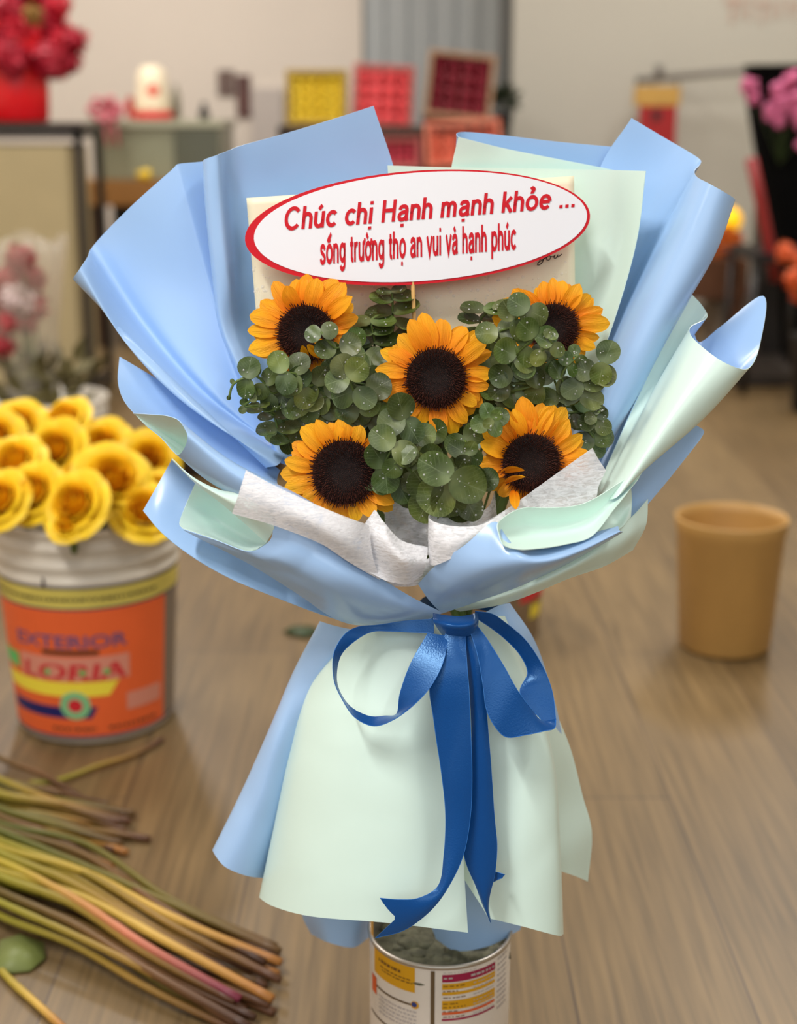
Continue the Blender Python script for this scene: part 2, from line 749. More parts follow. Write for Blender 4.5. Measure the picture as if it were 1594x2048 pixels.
# ================================================================== ROOM SHELL
def floor_mat():
    m, nt, b = new_mat('wood_look_floor')
    N, L = nt.nodes, nt.links
    tc = N.new('ShaderNodeTexCoord')
    mp = N.new('ShaderNodeMapping')
    mp.inputs['Rotation'].default_value = (0, 0, R(90))
    br = N.new('ShaderNodeTexBrick')
    br.inputs['Scale'].default_value = 1.0
    br.inputs['Brick Width'].default_value = 1.2
    br.inputs['Row Height'].default_value = 0.2
    br.inputs['Mortar Size'].default_value = 0.0016
    br.inputs['Color1'].default_value = srgb(126, 104, 70)
    br.inputs['Color2'].default_value = srgb(108, 87, 56)
    br.inputs['Mortar'].default_value = srgb(84, 68, 50)
    L.new(tc.outputs['Object'], mp.inputs[0])
    L.new(mp.outputs[0], br.inputs['Vector'])
    m2 = N.new('ShaderNodeMapping')
    m2.inputs['Scale'].default_value = (60, 2.2, 1)
    nz = N.new('ShaderNodeTexNoise')
    nz.inputs['Scale'].default_value = 1.6
    nz.inputs['Detail'].default_value = 7
    nz.inputs['Distortion'].default_value = 0.4
    L.new(tc.outputs['Object'], m2.inputs[0])
    L.new(m2.outputs[0], nz.inputs['Vector'])
    mr = N.new('ShaderNodeMapRange')
    mr.inputs['From Min'].default_value = 0.3
    mr.inputs['From Max'].default_value = 0.72
    mr.inputs['To Min'].default_value = 0.70
    mr.inputs['To Max'].default_value = 1.28
    L.new(nz.outputs['Fac'], mr.inputs['Value'])
    n3 = N.new('ShaderNodeTexNoise')
    n3.inputs['Scale'].default_value = 2.0
    L.new(tc.outputs['Object'], n3.inputs['Vector'])
    mr3 = N.new('ShaderNodeMapRange')
    mr3.inputs['To Min'].default_value = 0.8
    mr3.inputs['To Max'].default_value = 1.2
    L.new(n3.outputs['Fac'], mr3.inputs['Value'])
    mu = N.new('ShaderNodeMath')
    mu.operation = 'MULTIPLY'
    L.new(mr.outputs[0], mu.inputs[0])
    L.new(mr3.outputs[0], mu.inputs[1])
    hs = N.new('ShaderNodeHueSaturation')
    L.new(mu.outputs[0], hs.inputs['Value'])
    L.new(br.outputs['Color'], hs.inputs['Color'])
    L.new(hs.outputs[0], b.inputs['Base Color'])
    b.inputs['Roughness'].default_value = 0.42
    bp = N.new('ShaderNodeBump')
    bp.inputs['Strength'].default_value = 0.15
    bp.inputs['Distance'].default_value = 0.001
    L.new(nz.outputs['Fac'], bp.inputs['Height'])
    L.new(bp.outputs[0], b.inputs['Normal'])
    return m


M_WALL = mat('beige_wall_paint', srgb(214, 203, 190), 0.7, var=.02, vscale=2)
M_WALLR = mat('grey_wall_paint', srgb(186, 181, 168), 0.7, var=.02, vscale=2)
M_DOOR = mat('grey_door_paint', srgb(168, 172, 172), 0.5, var=.02)
M_DARK = mat('near_black', srgb(24, 22, 22), 0.5)
M_METALBLK = mat('black_metal', srgb(34, 30, 28), 0.35)

XL, XR, YF, YB = -2.6, 3.0, -2.6, 7.6


def wall(name, a, b, m):
    o = MB().box(a, b).build(name, m, smooth=False)
    o['kind'] = 'structure'
    return o


wall('floor', (XL - .1, YF, -0.06), (XR + .1, YB + .1, 0), floor_mat())
wall('ceiling', (XL - .1, YF, CEIL), (XR + .1, YB + .1, CEIL + 0.06), mat('ceiling_paint', srgb(236, 232, 226), 0.8))
wall('wall_left', (XL - .1, YF, 0), (XL, YB, CEIL), M_WALL)
wall('wall_right', (XR, YF, 0), (XR + .1, YB, CEIL), M_WALLR)
xd0 = P(725, 200, YB).x
xd1 = P(1025, 200, 6.9).x
wall('wall_back', (XL - .1, YB, 0), (xd0, YB + .1, CEIL), M_WALL)
wall('wall_pier', (xd1, 6.9, 0), (XR + .1, YB + .1, CEIL), M_WALLR)
o = MB()
o.box((xd0, YB + .05, 0), (xd1, YB + .09, CEIL))
for k in range(6):
    x = xd0 + (xd1 - xd0) * (k + .5) / 6
    o.box((x - .05, YB + .035, 0.08), (x + .05, YB + .05, CEIL - .05))
o = o.build('door_1', M_DOOR, smooth=False)
o['kind'] = 'structure'
wall('trim_1', (xd1 - 0.06, 7.0, 0), (xd1 - .001, 7.06, CEIL), mat('grey_trim', srgb(96, 96, 92), 0.6))
wall('baseboard_back', (XL, YB - .015, 0), (xd0, YB - .001, .1), mat('brown_baseboard', srgb(92, 70, 48), .6))
wall('baseboard_pier', (xd1, 6.885, 0), (XR, 6.899, .1), bpy.data.materials['brown_baseboard'])

M_FIX = mat('lamp_housing', srgb(240, 240, 238), 0.5)
M_TUBE = mat('lit_tube', (1, .97, .92, 1), 0.5, emit=3.0)
for i, (tx, ty, tp) in enumerate(TUBES):
    e = empty('ceiling_light', (tx, ty, CEIL), 'white fluorescent tube fitting mounted on the ceiling', 'ceiling light', 'ceiling tube lights')
    MB().box((tx - .04, ty - .62, CEIL - .06), (tx + .04, ty + .62, CEIL - .001), bev=.005).build('housing', M_FIX, e, False)
    MB().tube([(tx, ty - .6, CEIL - .075), (tx, ty + .6, CEIL - .075)], .013, 12).build('tube', M_TUBE, e)

# ================================================================== BOUQUET WRAPPING
BIND = P(925, 1240, 1.255)
wrap = empty('bouquet_wrapping', BIND, 'pale blue and mint paper wrapping of the sunflower bouquet, flaring above and below the bow', 'flower wrapping')
BM = (M_BLUE, M_MINT)
MB_ = (M_MINT, M_BLUE)
BB = (M_BLUE, M_BLUE)
MM = (M_MINT, M_MINT)

# back sheet rising to the upper left, with its folded ridge
sheet('paper_sheet', [
    [(440, 318, 1.368), (412, 320, 1.35), (405, 322, 1.335), (413, 317, 1.324), (434, 310, 1.322), (455, 302, 1.342), (480, 292, 1.352), (560, 270, 1.36), (660, 240, 1.36), (747, 212, 1.352)],
    [(445, 400, 1.368), (417, 400, 1.35), (409, 400, 1.335), (417, 398, 1.322), (440, 396, 1.322), (462, 392, 1.345), (490, 390, 1.356), (570, 383, 1.368), (680, 376, 1.37), (795, 365, 1.362)],
    [(460, 560, 1.36), (434, 560, 1.345), (425, 560, 1.33), (433, 560, 1.318), (455, 560, 1.318), (478, 560, 1.34), (505, 560, 1.352), (590, 560, 1.37), (700, 560, 1.375), (815, 560, 1.37)],
    [(475, 655, 1.352), (447, 655, 1.34), (438, 656, 1.326), (446, 656, 1.316), (466, 656, 1.322), (488, 660, 1.338), (515, 665, 1.35), (600, 680, 1.36), (710, 690, 1.37), (820, 700, 1.37)],
    [(510, 745, 1.34), (482, 742, 1.328), (474, 742, 1.315), (482, 744, 1.305), (502, 748, 1.308), (525, 755, 1.325), (550, 765, 1.34), (620, 780, 1.355), (720, 790, 1.36), (825, 800, 1.36)],
    [(590, 925, 1.30), (568, 925, 1.295), (560, 925, 1.285), (566, 928, 1.278), (580, 932, 1.278), (600, 938, 1.29), (620, 945, 1.30), (690, 960, 1.31), (760, 980, 1.31), (830, 1000, 1.31)],
], BB, wrap, nu=90, nv=60, crinkle=0.0015, seed=2)

# large left fan ending in the rolled edge
sheet('paper_sheet', [
    [(450, 315, 1.392), (405, 323, 1.378), (362, 327, 1.364), (354, 329, 1.362), (346, 337, 1.361), (270, 405, 1.355), (205, 470, 1.362), (184, 495, 1.362), (176, 513, 1.335), (160, 537, 1.300), (146, 557, 1.312), (152, 560, 1.335)],
    [(500, 560, 1.375), (450, 560, 1.362), (422, 560, 1.353), (417, 561, 1.352), (412, 564, 1.352), (370, 590, 1.35), (310, 640, 1.345), (288, 648, 1.350), (274, 664, 1.326), (248, 680, 1.290), (236, 652, 1.302), (246, 664, 1.33)],
    [(530, 760, 1.35), (500, 760, 1.338), (482, 765, 1.331), (479, 766, 1.33), (476, 767, 1.33), (455, 775, 1.325), (430, 788, 1.32), (412, 790, 1.326), (396, 798, 1.302), (366, 803, 1.270), (348, 762, 1.28), (360, 776, 1.31)],
    [(600, 915, 1.325), (590, 915, 1.32), (586, 915, 1.316), (585, 915, 1.315), (584, 915, 1.315), (580, 912, 1.31), (576, 910, 1.305), (571, 908, 1.30), (566, 915, 1.275), (555, 930, 1.262), (533, 935, 1.268), (540, 940, 1.29)],
], BB, wrap, nu=90, nv=60)

# mint sliver seen under the rolled edge
sheet('paper_sheet', [[(334, 747, 1.36), (322, 764, 1.35)], [(430, 800, 1.365), (410, 830, 1.345)], [(540, 920, 1.35), (520, 940, 1.33)]], MM, wrap, nu=6, nv=20)

# blue leaf of paper at the lower left with a pointed tip
sheet('paper_sheet', [
    [(239, 713, 1.295), (236, 762, 1.28), (247, 798, 1.265), (272, 829, 1.25), (310, 862, 1.235), (352, 905, 1.215)],
    [(330, 768, 1.30), (322, 808, 1.288), (330, 840, 1.275), (350, 870, 1.262), (385, 905, 1.245), (425, 950, 1.225)],
    [(440, 845, 1.30), (432, 880, 1.29), (435, 905, 1.28), (450, 930, 1.268), (470, 955, 1.25), (500, 990, 1.23)],
    [(560, 940, 1.285), (555, 955, 1.28), (555, 970, 1.27), (560, 985, 1.26), (580, 1000, 1.25), (610, 1030, 1.235)],
], BB, wrap, nu=50, nv=50)

# left collar: rolled tube whose open end shows the mint inside
sheet('paper_sheet', [
    [(267, 826, 1.24), (290, 850, 1.235), (320, 874, 1.225), (345, 902, 1.205), (357, 910, 1.185), (371, 891, 1.168), (375, 871, 1.163), (361, 843, 1.175), (339, 832, 1.19), (301, 828, 1.215)],
    [(420, 925, 1.225), (415, 935, 1.222), (412, 945, 1.215), (415, 955, 1.20), (425, 968, 1.18), (450, 965, 1.16), (470, 950, 1.153), (468, 928, 1.16), (450, 915, 1.18), (435, 915, 1.205)],
    [(600, 1010, 1.21), (590, 1020, 1.205), (585, 1035, 1.20), (585, 1050, 1.19), (590, 1062, 1.165), (615, 1060, 1.148), (632, 1040, 1.142), (640, 1020, 1.15), (630, 1008, 1.17), (615, 1005, 1.195)],
    [(760, 1120, 1.215), (755, 1125, 1.21), (752, 1135, 1.205), (752, 1150, 1.195), (756, 1158, 1.18), (768, 1160, 1.166), (780, 1150, 1.16), (785, 1135, 1.165), (778, 1122, 1.18), (768, 1118, 1.20)],
], BM, wrap, nu=80, nv=60, closed=True, flip=True)

# second fold of the left collar: mint pocket under a mint flap
sheet('paper_sheet', [
    [(391, 966, 1.215), (372, 1010, 1.225), (359, 1046, 1.20), (366, 1056, 1.188)],
    [(450, 1010, 1.23), (440, 1045, 1.24), (425, 1068, 1.205), (428, 1077, 1.178)],
    [(520, 1060, 1.20), (505, 1085, 1.205), (490, 1096, 1.18), (488, 1101, 1.165)],
    [(540, 1070, 1.17), (532, 1086, 1.17), (520, 1094, 1.162), (515, 1098, 1.155)],
], MM, wrap, nu=30, nv=30)
sheet('paper_sheet', [
    [(343, 917, 1.20), (345, 921, 1.20), (347, 924, 1.205)],
    [(388, 955, 1.185), (390, 962, 1.182), (394, 970, 1.19)],
    [(440, 980, 1.172), (440, 992, 1.166), (442, 1007, 1.18)],
    [(484, 986, 1.160), (486, 1016, 1.152), (490, 1048, 1.168)],
    [(546, 1030, 1.150), (548, 1056, 1.143), (532, 1086, 1.155)],
], MM, wrap, nu=20, nv=40)
# front face of the left collar
sheet('paper_sheet', [
    [(547, 1040, 1.146), (543, 1075, 1.143), (524, 1093, 1.146), (500, 1103, 1.150), (430, 1080, 1.168), (362, 1057, 1.185)],
    [(612, 1060, 1.14), (600, 1100, 1.134), (580, 1125, 1.136), (555, 1132, 1.146), (510, 1122, 1.158), (462, 1108, 1.172)],
    [(690, 1105, 1.142), (680, 1145, 1.133), (668, 1172, 1.136), (645, 1190, 1.150), (615, 1185, 1.160), (575, 1172, 1.172)],
    [(775, 1163, 1.160), (765, 1190, 1.152), (752, 1212, 1.155), (730, 1232, 1.165), (705, 1238, 1.172), (672, 1236, 1.182)],
    [(886, 1225, 1.192), (872, 1231, 1.190), (850, 1240, 1.193), (820, 1249, 1.197), (790, 1254, 1.202), (748, 1254, 1.21)],
], BM, wrap, nu=60, nv=60, crinkle=0.005, seed=3)
# outer blue sheet under the left collar
sheet('paper_sheet', [
    [(344, 918, 1.285), (318, 965, 1.275), (286, 1021, 1.262)],
    [(420, 985, 1.275), (370, 1040, 1.255), (330, 1070, 1.235)],
    [(500, 1070, 1.255), (455, 1110, 1.225), (430, 1138, 1.203)],
    [(620, 1150, 1.235), (590, 1180, 1.205), (562, 1197, 1.188)],
    [(740, 1220, 1.21), (715, 1238, 1.20), (700, 1244, 1.197)],
    [(865, 1235, 1.22), (850, 1248, 1.215), (815, 1256, 1.212)],
], BM, wrap, nu=30, nv=60, crinkle=0.003, seed=5)
# right collar front
sheet('paper_sheet', [
    [(836, 1168, 1.165), (858, 1200, 1.175), (884, 1227, 1.192)],
    [(868, 1131, 1.150), (908, 1172, 1.150), (945, 1204, 1.185)],
    [(930, 1086, 1.138), (965, 1138, 1.130), (1005, 1184, 1.172)],
    [(990, 1040, 1.144), (1025, 1120, 1.118), (1062, 1161, 1.165)],
    [(1020, 1086, 1.144), (1085, 1118, 1.122), (1122, 1132, 1.165)],
    [(1110, 1080, 1.158), (1150, 1100, 1.136), (1182, 1099, 1.165)],
    [(1236, 1052, 1.174), (1240, 1062, 1.158), (1246, 1064, 1.165)],
], BM, wrap, nu=30, nv=70, crinkle=0.005, seed=7)
# mint turned-out lip of the right collar
sheet('paper_sheet', [
    [(998, 1043, 1.128), (995, 1052, 1.124), (997, 1064, 1.119)],
    [(1018, 1028, 1.138), (1006, 1060, 1.138), (1006, 1088, 1.114)],
    [(1048, 1016, 1.150), (1036, 1056, 1.156), (1034, 1098, 1.115)],
    [(1100, 1016, 1.160), (1092, 1056, 1.170), (1082, 1096, 1.120)],
    [(1150, 1012, 1.168), (1142, 1050, 1.178), (1132, 1088, 1.133)],
    [(1186, 999, 1.176), (1184, 1034, 1.184), (1180, 1074, 1.148)],
    [(1245, 962, 1.190), (1236, 990, 1.192), (1226, 1020, 1.172)],
    [(1291, 934, 1.203), (1280, 952, 1.20), (1264, 974, 1.192)],
], MM, wrap, nu=24, nv=80)
sheet('paper_sheet', [
    [(1178, 1070, 1.172), (1222, 1018, 1.20), (1262, 972, 1.205)],
    [(1205, 1066, 1.178), (1240, 1035, 1.205), (1264, 1000, 1.212)],
    [(1186, 1074, 1.160), (1238, 1058, 1.182), (1262, 1034, 1.205)],
], MM, wrap, nu=20, nv=20)
# dark blue sheet behind on the right
sheet('paper_sheet', [
    [(1392, 850, 1.262), (1330, 900, 1.25), (1262, 960, 1.225)],
    [(1408, 862, 1.264), (1340, 930, 1.252), (1262, 1000, 1.23)],
    [(1400, 880, 1.262), (1330, 968, 1.25), (1258, 1052, 1.225)],
], BB, wrap, nu=30, nv=20)
# pale mint sheet under the right collar
sheet('paper_sheet', [
    [(905, 1217, 1.20), (912, 1220, 1.205), (920, 1223, 1.21)],
    [(1000, 1182, 1.18), (990, 1196, 1.180), (1000, 1208, 1.195)],
    [(1112, 1130, 1.172), (1080, 1165, 1.166), (1070, 1185, 1.185)],
    [(1200, 1086, 1.178), (1165, 1125, 1.168), (1130, 1160, 1.182)],
    [(1262, 1035, 1.205), (1240, 1085, 1.19), (1205, 1133, 1.195)],
    [(1296, 998, 1.232), (1292, 1050, 1.222), (1266, 1100, 1.225)],
], MM, wrap, nu=30, nv=60, crinkle=0.003, seed=11)
# big mint roll on the right, open mouth showing the blue inside
sheet('paper_sheet', [
    [(1383, 588, 1.325), (1402, 608, 1.318), (1414, 632, 1.302), (1380, 654, 1.275), (1380, 668, 1.258), (1398, 688, 1.24), (1440, 720, 1.222), (1478, 737, 1.226), (1500, 735, 1.245), (1520, 690, 1.28), (1527, 592, 1.315), (1440, 655, 1.325), (1396, 684, 1.32)],
    [(1300, 740, 1.29), (1312, 750, 1.285), (1318, 765, 1.276), (1310, 775, 1.258), (1318, 785, 1.242), (1330, 795, 1.224), (1362, 812, 1.208), (1392, 822, 1.212), (1412, 832, 1.228), (1415, 815, 1.258), (1405, 790, 1.285), (1370, 780, 1.295), (1340, 780, 1.29)],
    [(1190, 985, 1.22), (1192, 990, 1.215), (1195, 995, 1.21), (1198, 998, 1.203), (1205, 1000, 1.197), (1215, 1000, 1.190), (1232, 995, 1.184), (1250, 980, 1.188), (1268, 958, 1.20), (1265, 955, 1.22), (1255, 955, 1.23), (1230, 965, 1.235), (1205, 975, 1.23)],
], MB_, wrap, nu=104, nv=50, closed=True, flip=True)
# blue strip between the two right rolls
sheet('paper_sheet', [
    [(1362, 600, 1.335), (1385, 600, 1.34), (1400, 630, 1.34)],
    [(1270, 770, 1.31), (1300, 770, 1.315), (1320, 790, 1.315)],
    [(1185, 935, 1.26), (1205, 950, 1.255), (1225, 960, 1.25)],
], BB, wrap, nu=20, nv=30)
# tall blue sheet at the upper right with its deep roll
sheet('paper_sheet', [
    [(1263, 236, 1.385), (1330, 276, 1.38), (1375, 302, 1.372), (1399, 318, 1.36), (1400, 327, 1.345), (1388, 342, 1.320), (1394, 354, 1.300), (1418, 367, 1.282), (1445, 382, 1.280), (1470, 398, 1.296), (1463, 402, 1.322)],
    [(1198, 340, 1.392), (1260, 385, 1.385), (1300, 420, 1.375), (1318, 445, 1.358), (1322, 462, 1.338), (1324, 474, 1.315), (1336, 484, 1.292), (1365, 492, 1.272), (1400, 500, 1.270), (1432, 502, 1.286), (1424, 508, 1.315)],
    [(1150, 560, 1.375), (1190, 590, 1.37), (1215, 610, 1.36), (1230, 625, 1.345), (1236, 634, 1.325), (1240, 642, 1.305), (1252, 652, 1.282), (1280, 662, 1.262), (1312, 662, 1.260), (1342, 658, 1.274), (1336, 664, 1.30)],
    [(1110, 770, 1.35), (1130, 785, 1.345), (1145, 795, 1.335), (1155, 802, 1.315), (1160, 808, 1.305), (1166, 814, 1.292), (1178, 820, 1.274), (1204, 828, 1.256), (1234, 826, 1.254), (1261, 816, 1.266), (1255, 822, 1.288)],
    [(1090, 900, 1.33), (1100, 900, 1.322), (1110, 903, 1.308), (1120, 905, 1.29), (1127, 908, 1.285), (1135, 912, 1.275), (1148, 918, 1.262), (1168, 925, 1.25), (1188, 925, 1.25), (1204, 918, 1.258), (1200, 922, 1.275)],
], BB, wrap, nu=100, nv=70)
# mint back sheet on the right: front panel, folded upper panel and its blue lip
sheet('paper_sheet', [
    [(775, 331, 1.355), (905, 335, 1.358), (1100, 338, 1.360), (1215, 340, 1.345), (1255, 341, 1.33), (1291, 342, 1.312)],
    [(785, 480, 1.360), (900, 480, 1.362), (1090, 480, 1.362), (1205, 480, 1.345), (1240, 480, 1.328), (1273, 480, 1.305)],
    [(800, 640, 1.355), (900, 640, 1.355), (1080, 640, 1.352), (1160, 640, 1.338), (1195, 640, 1.320), (1228, 640, 1.295)],
    [(820, 900, 1.32), (900, 900, 1.32), (1020, 890, 1.315), (1090, 870, 1.305), (1120, 855, 1.295), (1150, 840, 1.275)],
], MM, wrap, nu=60, nv=50)
sheet('paper_sheet', [
    [(917, 274, 1.362), (960, 285, 1.366), (1010, 297, 1.372), (1110, 317, 1.376), (1207, 336, 1.376), (1235, 342, 1.376)],
    [(903, 335, 1.366), (950, 340, 1.370), (1005, 350, 1.374), (1100, 360, 1.378), (1200, 370, 1.378), (1230, 375, 1.378)],
    [(880, 520, 1.37), (940, 520, 1.374), (1000, 520, 1.378), (1090, 520, 1.378), (1150, 520, 1.372), (1180, 520, 1.37)],
], MM, wrap, nu=40, nv=30)
sheet('paper_sheet', [
    [(917, 274, 1.364), (914, 268, 1.372), (925, 264, 1.384), (1000, 270, 1.396), (1110, 283, 1.40), (1228, 294, 1.398)],
    [(915, 285, 1.37), (914, 290, 1.378), (930, 320, 1.388), (1000, 330, 1.40), (1110, 345, 1.404), (1235, 350, 1.400)],
    [(890, 520, 1.380), (895, 520, 1.385), (920, 520, 1.392), (1000, 520, 1.40), (1100, 520, 1.40), (1180, 520, 1.39)],
], BB, wrap, nu=40, nv=30)

# ---- skirt under the bow
sheet('paper_sheet', [    # left blue skirt
    [(660, 1252, 1.275), (645, 1244, 1.26), (640, 1242, 1.248), (665, 1250, 1.234), (700, 1258, 1.226), (740, 1264, 1.222)],
    [(625, 1340, 1.285), (600, 1336, 1.265), (592, 1332, 1.245), (618, 1335, 1.228), (648, 1338, 1.220), (690, 1352, 1.232)],
    [(580, 1470, 1.29), (552, 1455, 1.265), (541, 1450, 1.245), (560, 1462, 1.218), (588, 1475, 1.222), (625, 1485, 1.245)],
    [(530, 1600, 1.29), (498, 1585, 1.262), (484, 1580, 1.24), (515, 1602, 1.210), (552, 1612, 1.218), (590, 1615, 1.245)],
    [(478, 1715, 1.29), (440, 1708, 1.258), (425, 1700, 1.232), (450, 1733, 1.205), (490, 1750, 1.208), (545, 1757, 1.24)],
], BB, wrap, nu=60, nv=50, crinkle=0.004, seed=13)
sheet('paper_sheet', [    # front mint skirt, left half
    [(720, 1268, 1.235), (712, 1262, 1.226), (730, 1258, 1.214), (790, 1250, 1.20), (860, 1245, 1.198), (925, 1245, 1.207)],
    [(640, 1378, 1.24), (620, 1372, 1.225), (645, 1370, 1.204), (715, 1385, 1.180), (820, 1395, 1.170), (922, 1395, 1.185)],
    [(600, 1510, 1.24), (580, 1502, 1.222), (605, 1508, 1.195), (680, 1525, 1.164), (800, 1535, 1.152), (924, 1530, 1.168)],
    [(568, 1665, 1.24), (547, 1655, 1.216), (572, 1665, 1.186), (650, 1685, 1.150), (790, 1700, 1.135), (926, 1695, 1.150)],
    [(540, 1805, 1.235), (518, 1794, 1.210), (545, 1812, 1.178), (620, 1832, 1.142), (770, 1845, 1.122), (936, 1865, 1.132)],
], MM, wrap, nu=70, nv=60, crinkle=0.0015, seed=17)
sheet('paper_sheet', [    # front mint skirt, right half
    [(885, 1245, 1.214), (940, 1238, 1.206), (985, 1232, 1.214), (1010, 1232, 1.23)],
    [(895, 1395, 1.200), (980, 1400, 1.186), (1062, 1395, 1.20), (1078, 1400, 1.225)],
    [(895, 1530, 1.190), (1010, 1545, 1.168), (1098, 1530, 1.184), (1110, 1535, 1.215)],
    [(900, 1695, 1.172), (1030, 1710, 1.148), (1112, 1700, 1.166), (1121, 1700, 1.20)],
    [(977, 1836, 1.148), (1050, 1854, 1.138), (1115, 1871, 1.152), (1127, 1868, 1.185)],
], MM, wrap, nu=50, nv=60, crinkle=0.002, seed=19)
sheet('paper_sheet', [    # right blue strip of the skirt
    [(970, 1225, 1.228), (1000, 1210, 1.235), (1020, 1206, 1.25)],
    [(1020, 1300, 1.228), (1045, 1290, 1.235), (1067, 1276, 1.255)],
    [(1060, 1390, 1.23), (1080, 1380, 1.238), (1098, 1362, 1.258)],
    [(1085, 1480, 1.232), (1105, 1475, 1.24), (1122, 1460, 1.26)],
    [(1100, 1560, 1.235), (1115, 1560, 1.245), (1130, 1550, 1.262)],
], BB, wrap, nu=20, nv=40, crinkle=0.003, seed=23)
sheet('paper_sheet', [    # right rear mint fold
    [(1090, 1440, 1.225), (1100, 1430, 1.24), (1112, 1425, 1.262)],
    [(1105, 1530, 1.225), (1122, 1510, 1.245), (1142, 1500, 1.27)],
    [(1110, 1620, 1.222), (1135, 1600, 1.245), (1165, 1590, 1.27)],
    [(1118, 1700, 1.215), (1150, 1690, 1.235), (1184, 1668, 1.265)],
    [(1120, 1742, 1.22), (1150, 1752, 1.235), (1176, 1763, 1.255)],
], MM, wrap, nu=20, nv=40)
sheet('paper_sheet', [    # blue flap low left, behind
    [(600, 1740, 1.33), (650, 1750, 1.30), (700, 1750, 1.31), (745, 1745, 1.34)],
    [(604, 1830, 1.33), (650, 1835, 1.295), (705, 1838, 1.30), (742, 1835, 1.335)],
    [(622, 1868, 1.325), (660, 1886, 1.292), (705, 1895, 1.297), (738, 1875, 1.325)],
], BB, wrap, nu=36, nv=24)
sheet('paper_sheet', [    # blue flap low right, reaching into the tin
    [(850, 1740, 1.30), (900, 1740, 1.275), (970, 1740, 1.268), (1045, 1740, 1.30)],
    [(855, 1825, 1.295), (905, 1830, 1.272), (975, 1830, 1.265), (1048, 1825, 1.295)],
    [(872, 1878, 1.29), (910, 1901, 1.272), (975, 1893, 1.265), (1040, 1860, 1.29)],
], BB, wrap, nu=36, nv=24)

# ---- white tissue
TT = (M_TISSUE,)
tis = [
    [[(492, 940, 1.135), (478, 985, 1.130), (464, 1027, 1.136)],
     [(560, 976, 1.128), (545, 1010, 1.123), (545, 1050, 1.128)],
     [(640, 1012, 1.124), (640, 1050, 1.118), (648, 1090, 1.126)],
     [(700, 1036, 1.130), (700, 1085, 1.124), (700, 1125, 1.132)],
     [(738, 1050, 1.142), (745, 1110, 1.142), (760, 1160, 1.150)]],
    [[(640, 1012, 1.150), (636, 1045, 1.145), (640, 1085, 1.135)],
     [(700, 1040, 1.155), (680, 1070, 1.130), (700, 1125, 1.138)],
     [(738, 1048, 1.165), (722, 1085, 1.165), (750, 1150, 1.145)],
     [(748, 1020, 1.170), (728, 1060, 1.155), (770, 1160, 1.148)],
     [(765, 1040, 1.150), (772, 1090, 1.136), (790, 1165, 1.146)],
     [(800, 1078, 1.150), (805, 1115, 1.132), (815, 1168, 1.148)],
     [(856, 1094, 1.160), (852, 1125, 1.146), (845, 1150, 1.155)]],
    [[(990, 985, 1.215), (992, 1010, 1.215), (995, 1045, 1.205)],
     [(975, 1015, 1.195), (980, 1035, 1.195), (985, 1060, 1.185)],
     [(935, 1032, 1.180), (940, 1055, 1.182), (945, 1085, 1.175)],
     [(885, 1022, 1.172), (885, 1060, 1.175), (890, 1110, 1.165)],
     [(858, 1030, 1.158), (857, 1075, 1.158), (860, 1125, 1.156)],
     [(866, 1042, 1.148), (868, 1080, 1.142), (870, 1130, 1.144)],
     [(905, 1052, 1.144), (905, 1085, 1.136), (905, 1115, 1.138)],
     [(960, 1050, 1.148), (958, 1065, 1.143), (952, 1085, 1.142)],
     [(1010, 1022, 1.160), (1010, 1035, 1.158), (1012, 1050, 1.152)]],
    [[(1185, 896, 1.195), (1195, 915, 1.197), (1212, 941, 1.20)],
     [(1130, 935, 1.19), (1150, 965, 1.192), (1198, 970, 1.198)],
     [(1070, 978, 1.184), (1100, 1000, 1.188), (1186, 1002, 1.196)],
     [(1010, 1020, 1.174), (1040, 1030, 1.178), (1120, 1030, 1.19)],
     [(955, 1052, 1.162), (985, 1062, 1.165), (1020, 1062, 1.172)]],
    [[(775, 995, 1.25), (770, 1040, 1.24), (790, 1100, 1.21)],
     [(815, 995, 1.26), (815, 1040, 1.25), (815, 1110, 1.22)],
     [(862, 1000, 1.25), (862, 1050, 1.24), (858, 1110, 1.20)]],
    [[(735, 1120, 1.165), (745, 1140, 1.160), (735, 1160, 1.166)],
     [(790, 1140, 1.162), (790, 1155, 1.156), (788, 1172, 1.162)],
     [(850, 1120, 1.170), (845, 1140, 1.162), (840, 1168, 1.168)],
     [(900, 1090, 1.175), (890, 1110, 1.166), (880, 1130, 1.160)]],
]
for i, rw in enumerate(tis):
    sheet('tissue_sheet', rw, TT, wrap, nu=30, nv=60, thick=0.0003, crinkle=0.0012, seed=30 + i)

# ================================================================== SATIN BOW
bow = empty('ribbon_bow', P(908, 1255, 1.17), 'dark blue satin ribbon bow with long tails tied under the paper collar', 'ribbon')


